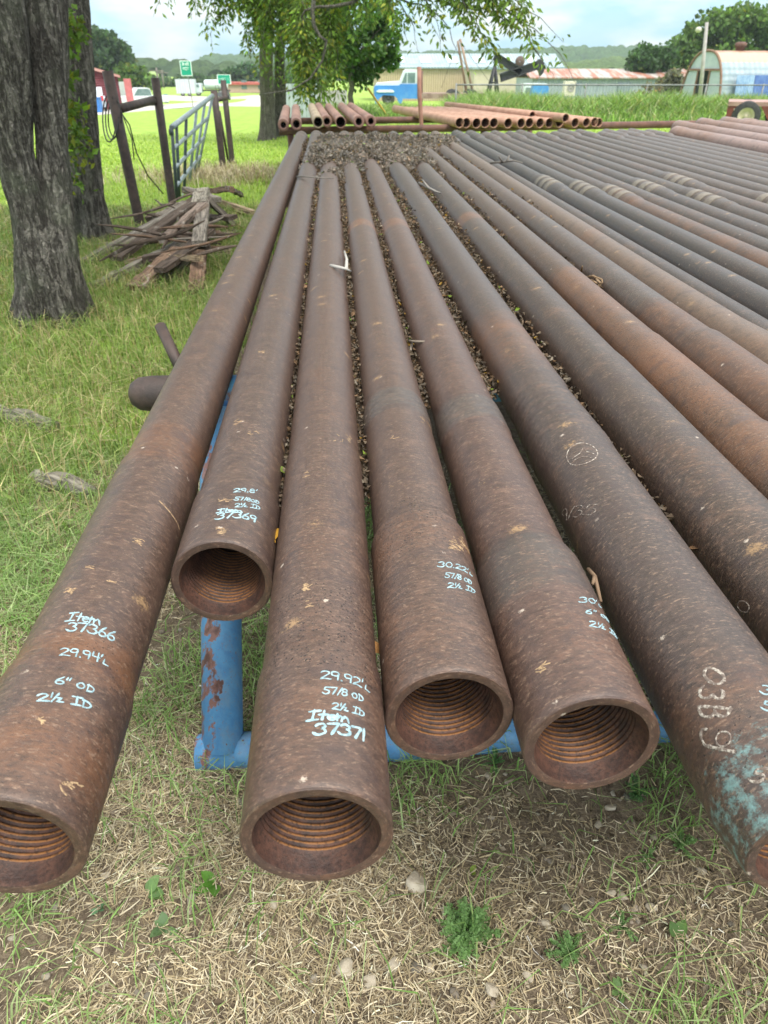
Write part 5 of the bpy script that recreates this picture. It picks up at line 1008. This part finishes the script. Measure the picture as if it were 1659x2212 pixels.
for a, c in zip(keys, keys[1:]):
    pa, pc = PIPES[a], PIPES[c]; y0 = start[a]; n = int(1.7*dens[a]*(8.15-y0)); y = y0+(8.15-y0)*rng.random(n)
    ra = np.interp(y, [q[0] for q in sorted(pa['pr'])], [q[1] for q in sorted(pa['pr'])]); rc = np.interp(y, [q[0] for q in sorted(pc['pr'])], [q[1] for q in sorted(pc['pr'])])
    xm = ((pa['X']+ra)+(pc['X']-rc))/2; gap = (pc['X']-rc)-(pa['X']+ra)
    h = rng.random(n)**.7; lev = .012+.02*vn(y*2.2, y*0, 1.0, ord(a))+.026*sstep(1.8,4.0,y); x = xm+rng.normal(0,1,n)*(gap*.35+.004+.012*h); z = pa['z']-.022+(lev+.010)*h
    far = sstep(2, 6, y); sz = .007+.014*rng.random(n)**1.5+.008*far
    V, F, C = leaves(np.stack([x,y,z],1), sz, up=rng.normal(size=(n,3))*np.array((1,1,.45)), col=litter_cols(n), wid=.3, fold=.22); m.add(V, F, col=C, smooth=False)
    k = 160; yy = np.linspace(y0+.05, 8.15, k); ra = np.interp(yy, [q[0] for q in sorted(pa['pr'])], [q[1] for q in sorted(pa['pr'])]); rc = np.interp(yy, [q[0] for q in sorted(pc['pr'])], [q[1] for q in sorted(pc['pr'])])
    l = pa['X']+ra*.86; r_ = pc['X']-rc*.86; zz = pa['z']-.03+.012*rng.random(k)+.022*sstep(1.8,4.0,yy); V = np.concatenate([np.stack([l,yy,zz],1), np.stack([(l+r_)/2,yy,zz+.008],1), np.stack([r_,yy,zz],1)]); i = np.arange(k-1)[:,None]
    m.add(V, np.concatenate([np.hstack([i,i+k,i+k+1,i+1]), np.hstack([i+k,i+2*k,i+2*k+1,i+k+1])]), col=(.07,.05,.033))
    nt_ = int(5*(8.15-y0)) if a not in 'AI' else 6    # little twigs
    for _ in range(nt_):
        yq = y0+(8.15-y0)*random.random(); xq = float(np.interp(yq, yy, (l+r_)/2)); an = random.gauss(math.pi/2,.4); L_ = random.uniform(.03,.11); p0 = np.array((xq, yq, pa['z']-.004)); d = np.array((math.cos(an)*L_, math.sin(an)*L_, random.uniform(-.004,.014)))
        m.tube([p0, p0+d*.5+rng.normal(0,.006,3), p0+d], [.0022,.002,.0012], 5, col=(.17,.135,.10))
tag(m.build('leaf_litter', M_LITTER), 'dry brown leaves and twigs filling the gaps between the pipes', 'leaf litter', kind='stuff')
m = MB(); xs = np.linspace(-.34,1.22,70); ys = np.linspace(4.5,8.4,130); XX, YY = np.meshgrid(xs, ys)
def heap(x, y):
    ed = sstep(4.7, 5.6, y+(fbm(x, y, 3.4, 21)-.5)*2.2-1.6*np.maximum(np.abs(x-.25)-.28,0))*(1-sstep(7.95, 8.35, y)); w_ = sstep(-.34, -.12, x)*(1-sstep(.55+.5*sstep(6.0,7.6,y)*1.1, .95+.5*sstep(6.0,7.6,y)*.7, x))
    return .80+ed*w_*(.070+.125*fbm(x, y, 3.0, 33)+.045*fbm(x, y, 11, 35)-.060*sstep(7.1,7.7,y))
I = np.arange(129)[:,None]*70+np.arange(69)[None]; m.add(np.stack([XX,YY,heap(XX,YY)],-1).reshape(-1,3), np.stack([I,I+1,I+71,I+70],-1).reshape(-1,4), col=(.095,.075,.055))
n = 60000; x = rng.uniform(-.3,1.2,n); y = rng.uniform(4.5,8.35,n); z = heap(x, y); k = z > .862; x, y, z = x[k], y[k], z[k]; n = len(x)
V, F, C = leaves(np.stack([x,y,z+.008*rng.random(n)],1), .012+.030*rng.random(n)**1.8, up=rng.normal(size=(n,3))*np.array((1,1,.6)), col=(litter_cols(n)*.9+.085)*np.array((1.0,1.0,1.0)), wid=.3, fold=.22); m.add(V, F, col=C, smooth=False)
tag(m.build('leaf_heap', M_LITTER), 'heap of dead leaves burying the far ends of the collars', 'leaf heap', kind='stuff')
# single leaves and twigs one can point at
def one_leaf(label, px, py, key, size, col, nm='fallen_leaf', zoff=.0, cat='leaf', p=None):
    if p is None: p = G(px, py, PIPES[key]['z']+zoff)
    k = 7; u = np.linspace(0,1,k); wv = .34*np.sin(np.pi*u**.85)**.8; V = []
    for q in range(k): V += [(-wv[q]*size, u[q]*size, .10*size*math.sin(u[q]*2.6)+.12*size*wv[q]), (0, u[q]*size, .10*size*math.sin(u[q]*2.6)), (wv[q]*size, u[q]*size, .10*size*math.sin(u[q]*2.6)+.12*size*wv[q])]
    f = []
    for q in range(k-1): f += [(q*3,q*3+1,q*3+4,q*3+3),(q*3+1,q*3+2,q*3+5,q*3+4)]
    m = MB(); m.add(V, np.array(f), col=col); m.tube([(0,-.3*size,0),(0,-.1*size,.01*size),(0,.02*size,0)], .018*size, 5, col=tuple(.7*x for x in col)); o = m.build(nm, M_LITTER if nm != 'green_leaf' else M_LEAF, loc=p); o.rotation_euler = (random.uniform(-.3,.3), random.uniform(-.3,.3), random.uniform(-2,2)); return tag(o, label, cat)
one_leaf('bright green leaf lying between the 37371 collar and its neighbour', 763, 692, 'C', .040, (.22,.42,.06), 'green_leaf', .0)
one_leaf('yellow-orange leaf beside the open end of the 37369 collar', 594, 1166, 'B', .042, (.45,.24,.03), zoff=.015)
one_leaf('yellow leaf with a stem, between the fourth and fifth collars', 888, 738, 'D', .035, (.50,.40,.06), zoff=.012)
one_leaf('broad orange-brown leaf near the 37371 writing', 820, 1412, 'C', .026, (.34,.17,.06), zoff=-.005)
one_leaf('green leaf in the gap between the 37369 and 37371 collars', 614, 1022, 'B', .024, (.20,.27,.05), 'green_leaf', .01)
one_leaf('large curled brown leaf beside the mottled collar', 1486, 1186, 'F', .032, (.15,.085,.045), zoff=-.004)
one_leaf('folded brown leaf in the gap before the orange-fronted collar', 1526, 962, 'G', .034, (.17,.10,.055), zoff=.0)
pa = PIPES['A']; one_leaf('small yellow leaf stuck inside the open end of the 37366 collar', 0, 0, 'A', .026, (.55,.36,.08), p=Vector((pa['X']+.036,.452,pa['z']+.034)))
def twig(label, pls, key, zoff, r, col, fw=None):
    z = PIPES[key]['z']+zoff; m = MB(); p0 = G(pls[0][0][0], pls[0][0][1], z=z)
    for pl in pls: m.tube([tuple(G(q[0], q[1], z=z+(q[2] if len(q) > 2 else 0))-p0) for q in pl], np.linspace(r, r*.6, len(pl)), 7, col=col)
    o = m.build('twig', M_LITTER, loc=p0); return tag(o, label, 'twig')
twig('pale forked twig lying across the 37371 collar', [[(714,574,.0),(730,577,.004),(748,581,.002),(757,586,-.01)],[(748,580,.002),(749,560,.0),(744,543,-.005)]], 'C', .066, .006, (.42,.40,.37))
twig('thin dark twig with side shoots across the thin pipe', [[(1060,352),(1085,350,.02),(1110,347,.03),(1128,352,.03)],[(1085,350,.02),(1078,338,.06)],[(1095,349,.025),(1100,336,.06)]], 'J', .06, .008, (.20,.18,.16))
twig('tangled dry rootlets beside the orange-fronted collar', [[(1262,600),(1280,596,.03),(1300,604,.03),(1303,625,.0),(1292,618,.02)],[(1275,604),(1290,612,.03),(1302,622,.01)],[(1255,590),(1258,575,.05)],[(1285,600,.02),(1298,612,.04),(1288,630,.0)]], 'H', .01, .004, (.26,.18,.11))
twig('brown curved twig between the 30 foot collar and the turquoise-ended one', [[(1271,1230),(1285,1245,.01),(1292,1275,.005),(1298,1300,.0)],[(1285,1245,.01),(1280,1262,.01)]], 'E', .012, .0035, (.22,.15,.10))
twig('long thin twig over the far part of the first collars', [[(640,382),(655,381,.03),(690,384,.04),(720,386,.02)]], 'B', .055, .005, (.20,.18,.16))
twig('thin twig lying between fourth and fifth collars near the yellow leaf', [[(884,737),(897,738,.02),(918,738,.03)],[(890,738),(886,765,-.005),(880,780,-.01)]], 'D', .015, .004, (.25,.21,.17))
twig('grey forked twig beside the leaf heap', [[(905,395),(925,405,.02),(942,414,.01),(952,417,0)],[(925,405,.02),(912,388,.03)]], 'F', .06, .007, (.26,.24,.22))

# ------------------------------------------------------------------ grass, straw, stones, weeds
def keep(x, y, p): return rng.random(len(x)) < p
def grow(name, label, n, xr, yr, dens, h, wd, lean, bend, cols, mat=M_GRASS, cat='grass', flat=False, yp=1.0):
    u = rng.random(n); x = rng.uniform(*xr, n); y = yr[0]+(yr[1]-yr[0])*u**yp; k = keep(x, y, dens(x, y)); x, y = x[k], y[k]; n = len(x)
    hh = h(x, y)*(.55+.75*rng.random(n)); az = rng.random(n)*6.283; c = np.asarray(cols)[rng.integers(0, len(cols), n)]*np.exp(rng.normal(0,.22,(n,1)))
    p = np.stack([x, y, gz(x, y)-.004], 1); wv = wd*(.7+.6*rng.random(n))*(1+np.maximum(y-4,0)*.10)
    V, F, C = blades(p, hh, wv, lean*(.4+1.2*rng.random(n)), bend*(.3+1.4*rng.random(n)), az, np.clip(c, .01, .8), az+np.pi/2+rng.normal(0,.4,n))
    m = MB(); m.add(V, F, col=C, smooth=False); return tag(m.build(name, mat), label, cat, kind='stuff')
GR = [(.15,.235,.05),(.20,.29,.07),(.115,.19,.04),(.26,.31,.11),(.17,.25,.065),(.40,.35,.19),(.33,.27,.14)]; LM = [(.28,.41,.065),(.34,.46,.08),(.23,.36,.055),(.40,.47,.14)]
ST = [(.41,.335,.215),(.50,.425,.295),(.33,.265,.165),(.58,.51,.38),(.24,.19,.125)]
grow('grass', 'lush green grass around the tree trunks and wood pile', 120000, (-6.5,.2), (1.5,9.5), lambda x, y: np.clip(turf_mask(x, y)*1.15*sstep(.22,.55,fbm(x,y,1.7,41)+.14-.07*sstep(5,2.5,y)), 0, 1), lambda x, y: .10+.09*fbm(x,y,.9,51), .0048, .30, .55, GR, yp=1.35)
grow('grass', 'short bright lawn grass beyond the wood pile', 90000, (-14,.2), (8.5,26), lambda x, y: np.clip(turf_mask(x, y), 0, 1)*(1-.9*sstep(13,26,y)), lambda x, y: .055+.03*fbm(x,y,.8,52), .006, .3, .5, LM, yp=1.2)
grow('grass', 'sparse green grass in the stony soil', 125000, (-2.6,2.2), (.05,3.0), lambda x, y: np.clip(sstep(.50,.70,fbm(x,y,2.6,61))*.42+.045+.42*sstep(-.5,-1.4,x), 0, 1)*(1-.75*sstep(.3,.6,x)*sstep(1.2,1.6,y)), lambda x, y: .055+.06*fbm(x,y,1.5,53), .0034, .45, .75, [(.20,.32,.10),(.26,.36,.13),(.16,.28,.075),(.30,.38,.18)], yp=.9)
def straw(n, xr, yr, dens, name, label):
    x = rng.uniform(*xr, n); y = rng.uniform(*yr, n); k = keep(x, y, dens(x, y)); x, y = x[k], y[k]; n = len(x); az = rng.random(n)*6.283; L_ = .012+.045*rng.random(n)**2.2; wd = .00045+.0007*rng.random(n)
    z = gz(x, y)+.002+.012*rng.random(n)**2; d = np.stack([np.cos(az),np.sin(az),rng.normal(0,.13,n)],1); s = np.stack([-np.sin(az),np.cos(az),rng.normal(0,.5,n)],1)*wd[:,None]; p = np.stack([x,y,z],1); cur = np.stack([-np.sin(az),np.cos(az),.25*np.ones(n)],1)*(L_*rng.normal(0,.09,n))[:,None]
    V = np.stack([p-s,p+s,p+d*(L_*.5)[:,None]+cur+s,p+d*(L_*.5)[:,None]+cur-s,p+d*L_[:,None]+s*.5,p+d*L_[:,None]-s*.5],1).reshape(-1,3); b_ = np.arange(n)[:,None]*6; c = np.asarray(ST)[rng.integers(0,5,n)]*np.exp(rng.normal(0,.25,(n,1)))
    m = MB(); m.add(V, [b_+np.array([[0,1,2,3]]), b_+np.array([[3,2,4,5]])], col=np.repeat(np.clip(c,0,.75),6,0), smooth=False); tag(m.build(name, M_STRAW), label, 'dry grass', kind='stuff')
straw(270000, (-1.6,1.7), (.0,2.7), lambda x, y: np.clip(.10+.95*sstep(.40,.64,fbm(x,y,2.4,71)+.12*sstep(.75,.3,y)+.06*sstep(.1,-.5,x)), 0, 1)*(1-.5*sstep(.1,.5,x)*sstep(.35,.6,y))*(1-.6*sstep(.0,.4,x)*sstep(.75,1.1,y)*(1-sstep(1.2,1.4,y))), 'dry_straw', 'pale dry straw scattered over the soil below the pipe ends')
straw(70000, (-3.6,-.6), (1.0,4.2), lambda x, y: np.clip(.25+.6*sstep(.45,.6,fbm(x,y,1.3,77)), 0, 1), 'dry_straw', 'dry grass thatch between the green blades beside the rack')
n = 12000; x = rng.uniform(-1.2,1.6,n); y = rng.uniform(.15,2.6,n); k = keep(x, y, np.clip(.12+.8*sstep(-.2,.5,x)*sstep(.4,.9,y), 0, 1)); x, y = x[k], y[k]; n = len(x); c = np.array([(.16,.12,.085),(.22,.175,.125),(.10,.075,.052),(.27,.225,.165)])[rng.integers(0,4,n)]*np.exp(rng.normal(0,.2,(n,1)))
V, F, C = leaves(np.stack([x,y,gz(x,y)+.006],1), .008+.018*rng.random(n)**1.6, up=rng.normal(size=(n,3))*np.array((1,1,.35)), col=c, wid=.28, fold=.15); m = MB(); m.add(V, F, col=C, smooth=False); tag(m.build('leaf_debris', M_LITTER), 'small dead leaf scraps on the soil under the rack', 'leaf debris', kind='stuff')
# gravel: one mass of small stones, then the larger stones singly
def rock(seed, sub=3, flat=.62):
    import bmesh
    bm = bmesh.new(); bmesh.ops.create_icosphere(bm, subdivisions=sub, radius=1); V = np.array([v.co[:] for v in bm.verts]); F = np.array([[v.index for v in f.verts] for f in bm.faces]); bm.free(); r2_ = np.random.default_rng(seed)
    for _ in range(9):
        d = r2_.normal(size=3); d /= np.linalg.norm(d); h = .42+.42*r2_.random(); q = V@d; V = V-np.maximum(q-h, 0)[:,None]*d*.85
    return V*np.array((1,.6+.4*r2_.random(),flat)), F
m = MB(); RK = [rock(i, 2) for i in range(8)]; n = 3200; x = rng.uniform(-1.3,1.7,n); y = rng.uniform(.05,2.6,n)
for i in range(n):
    V, F = RK[i % 8]; s = .0025+.012*rng.random()**3.5; a = rng.random()*6.28; Rm = np.array(Matrix.Rotation(a,3,'Z')); g_ = .10+.26*rng.random(); wr = .8+.12*rng.random(); m.add(V*s@Rm.T+np.array((x[i],y[i],gzf(x[i],y[i])+s*.15)), F, col=(g_,g_*wr,g_*(wr-.17)))
t = NT('gravel'); M_GRAVEL = t.fin(t.mix(t.math('MULTIPLY', t.ramp(t.noise(t.pos(), 300, 4, .7), .4, .7), .5), t.att('col'), (.10,.08,.06)), .85, 0, .2)
tag(m.build('gravel', M_GRAVEL), 'small stones scattered in the soil below the pipes', 'gravel', kind='stuff')
stones = [(897,1905,.030,'biggest pale angular stone lying below the 37371 collar'),(2433,0,0,''),(1320,1935,.016,'pale round stone left of a matching pair'.replace(' left of','  beside one of').replace('  ',' ')),(1345,1938,.013,'smaller stone of the touching pair'),(1318,1752,.016,'tan stone below the 30 foot collar'),(1290,1788,.013,'small round stone under the tan one'),(1405,1965,.013,'pinkish flat stone in the cracked soil'),(1060,2135,.018,'stone by the bottom edge under the fern-leaved weed'),(930,2085,.013,'small pale stone close to the fern-leaved weed'),(745,2085,.022,'grey stone at the bottom under the straw'),(800,2110,.018,'dark stone touching the bottom grey one'),(590,1950,.016,'flat stone in the straw below the 37371 end'),(228,1890,.014,'whitish pebble beneath the 37366 collar'),(1180,1995,.012,'grey pebble amid straw past the fern-leaved weed'),(1660,1840,.012,'pebble at the frame edge beneath turquoise paint'),(1140,2110,.012,'chip of limestone near the bottom straw'),(850,2080,.016,'rounded stone half under green blades')]
for px, py, s, lab in stones:
    if not lab: continue
    p = G(px, py); p.z = gzf(p.x, p.y)+s*.28; V, F = rock(int(px)); o = MB().add(V*s, F).build('stone', M_PEBBLE, loc=p); o.rotation_euler = (0,0,random.random()*6); tag(o, lab, 'stone', 'stones under the pipes')
# leafy weeds
def pinnate(label, px, py, rad, n, col):
    p = G(px, py); p.z = gzf(p.x, p.y); o = thing('leafy_weed', label, 'weed', p, 0, 'leafy weeds in the soil'); st = MB(); g_ = MB()
    for k in range(n):
        az = random.random()*6.28; L_ = rad*random.uniform(.55,1.1); el = random.uniform(.15,1.35); d = np.array((math.cos(az)*math.cos(el), math.sin(az)*math.cos(el), math.sin(el)))
        q = [np.zeros(3), d*L_*.5+np.array((0,0,.006)), d*L_+np.array((0,0,-.12*L_))]; st.tube(q, [.0012,.001,.0006], 5, col=tuple(.8*x for x in col))
        s = np.cross(d, (0,0,1)); s /= np.linalg.norm(s); pos, upv = [], []
        for j in range(15):
            f = .2+.8*j/14; c = q[0]*(1-f)**2+2*q[1]*f*(1-f)+q[2]*f*f
            for sg in (-1,1): pos.append(c); upv.append(s*sg+d*.45+rng.normal(0,.45,3))
        pos.append(q[2]); upv.append(d); nn_ = len(pos); V, F, C = leaves(np.array(pos), L_*(.105+.06*rng.random(nn_)), up=np.array(upv), rot=np.tile(np.array((0,0,1.))+rng.normal(0,.2,3),(nn_,1)), col=np.array(col)[None]*np.exp(rng.normal(0,.16,(nn_,1))), wid=.27, fold=.05); g_.add(V, F, col=C, smooth=False)
    st.build('stem', M_LEAF, o); g_.build('leaves', M_LEAF, o)
GW = (.20,.34,.13)
pinnate('largest fern-leaved green weed below the turquoise-ended collar', 1010, 2010, .068, 80, GW); pinnate('second fern-leaved weed, lower and rounder than the largest', 1228, 2062, .042, 46, GW); pinnate('weed spreading next to the collar with turquoise paint', 1468, 1830, .045, 18, GW); pinnate('small weed in front of the blue base tube', 1068, 1655, .04, 12, (.11,.24,.09)); pinnate('weed with upright sprigs under the 30 foot collar', 1370, 1725, .05, 14, (.11,.23,.09)); pinnate('tiny weed above the round stone pair', 1400, 1855, .035, 10, GW); pinnate('thin weed between pebbles, below the largest weed row', 1345, 2000, .035, 10, GW)
def broad(label, px, py, n, L0, col):
    p = G(px, py); p.z = gzf(p.x, p.y); o = thing('broadleaf_weed', label, 'weed', p, 0, 'broadleaf weeds in the straw'); g_ = MB(); V_ = []
    for k in range(n):
        az = random.random()*6.28; L_ = L0*random.uniform(.6,1.1); el = random.uniform(.3,1.2); kk = 6; u = np.linspace(0,1,kk); d = np.array((math.cos(az)*math.cos(el), math.sin(az)*math.cos(el), math.sin(el))); s = np.cross(d,(0,0,1)); s /= np.linalg.norm(s); w_ = .24*np.sin(np.pi*u**.8)**.9
        V = []
        for q in range(kk):
            c = d*u[q]*L_+np.array((0,0,-.35*L_*u[q]**2)); V += [c-s*w_[q]*L_+np.array((0,0,.05*L_)), c, c+s*w_[q]*L_+np.array((0,0,.05*L_))]
        f = []
        for q in range(kk-1): f += [(q*3,q*3+1,q*3+4,q*3+3),(q*3+1,q*3+2,q*3+5,q*3+4)]
        g_.add(V, np.array(f), col=np.array(col)*random.uniform(.75,1.3))
    g_.build('leaves', M_LEAF, o)
broad('two-leaved upright weed between the 37366 and 37371 collars', 318, 1925, 4, .065, (.17,.28,.11)); broad('bright green weed shadowed by the 37371 end', 465, 1905, 4, .05, (.13,.30,.05)); broad('grey-green weed in straw under the upright one', 355, 2000, 5, .045, (.18,.29,.14)); broad('lone broad leaf weed near the cracked soil', 1460, 2030, 3, .055, (.12,.22,.07)); broad('small weed on the bare patch past the fern-leaved weeds', 1340, 2145, 4, .03, (.15,.26,.09)); broad('yellowish seedling beside the biggest stone', 1020, 1880, 4, .028, (.25,.36,.06)); broad('blue-green sprig on the straw near the 37366 end', 215, 1962, 6, .03, (.12,.24,.13))
# tall weeds along the fence
n = 42000; u = rng.random(n); v = rng.random(n); px_ = 700+1000*u; fw_ = 26.8+8.0*v
pts = np.array([P(a, 200, b_)[:2] for a, b_ in zip(px_, fw_)]); x, y = pts[:,0], pts[:,1]; tall = sstep(26.5, 28.5, y)*(.25+.75*fbm(x,y,.45,81))*np.where(px_ < 970, .42, 1.0); kk = rng.random(n) < np.clip(tall+.25, 0, 1); x, y, tall = x[kk], y[kk], tall[kk]; n = len(x)
hh = (.36+.92*tall)*(.6+.6*rng.random(n)); az = rng.random(n)*6.283; c = np.array([(.15,.26,.055),(.21,.33,.09),(.11,.21,.05),(.29,.34,.15),(.35,.34,.18)])[rng.choice(5, n, p=[.3,.28,.22,.12,.08])]*np.exp(rng.normal(0,.25,(n,1)))
V, F, C = blades(np.stack([x,y,gz(x,y)-.02],1), hh, .022+.03*rng.random(n), .12+.2*rng.random(n), .15+.35*rng.random(n), az, c, rng.normal(0,.6,n)); m = MB(); m.add(V, F, col=C, smooth=False); tag(m.build('tall_grass', M_GRASS), 'tall unmown weeds growing along the chain-link fence', 'weeds', kind='stuff')
n = 22000; px_ = rng.uniform(840,1720,n); fw_ = rng.uniform(12.5,27.5,n); pts = np.array([P(a, 200, b_)[:2] for a, b_ in zip(px_, fw_)]); x, y = pts[:,0], pts[:,1]; az = rng.random(n)*6.283; c = np.array(LM)[rng.integers(0,4,n)]*np.exp(rng.normal(0,.2,(n,1)))
V, F, C = blades(np.stack([x,y,gz(x,y)-.01],1), .05+.06*rng.random(n), .012+.012*rng.random(n), .3+.3*rng.random(n), .4+.4*rng.random(n), az, c); m = MB(); m.add(V, F, col=C, smooth=False); tag(m.build('grass', M_GRASS), 'mown lawn strip between the rear rack and the weeds', 'grass', kind='stuff')
n = 2600; q0 = G(470, 395); x = q0.x+rng.normal(0,.75,n); y = q0.y+.6+rng.normal(0,.6,n); az = rng.random(n)*6.283; V, F, C = blades(np.stack([x,y,gz(x,y)],1), .10+.14*rng.random(n), .006+.006*rng.random(n), .3+.3*rng.random(n), .3+.5*rng.random(n), az, np.array(ST)[rng.integers(0,5,n)]*np.exp(rng.normal(0,.2,(n,1)))); m = MB(); m.add(V, F, col=C, smooth=False); tag(m.build('dry_grass', M_STRAW), 'patch of dead straw-coloured grass at the gate hinge post', 'dry grass', kind='stuff')

# ------------------------------------------------------------------ haze
t = NT('haze_air'); t.t.nodes.remove(t.b); v = t.n('ShaderNodeVolumePrincipled', {'Color': (.80,.90,.95,1), 'Density': .0004, 'Anisotropy': .2}); t.l(v.outputs[0], t.out.inputs['Volume'])
hz = MB().box((0,420,14),(1700,960,42)).build('haze', t.m); tag(hz, 'thin humid haze over the far hills', 'haze', kind='stuff')
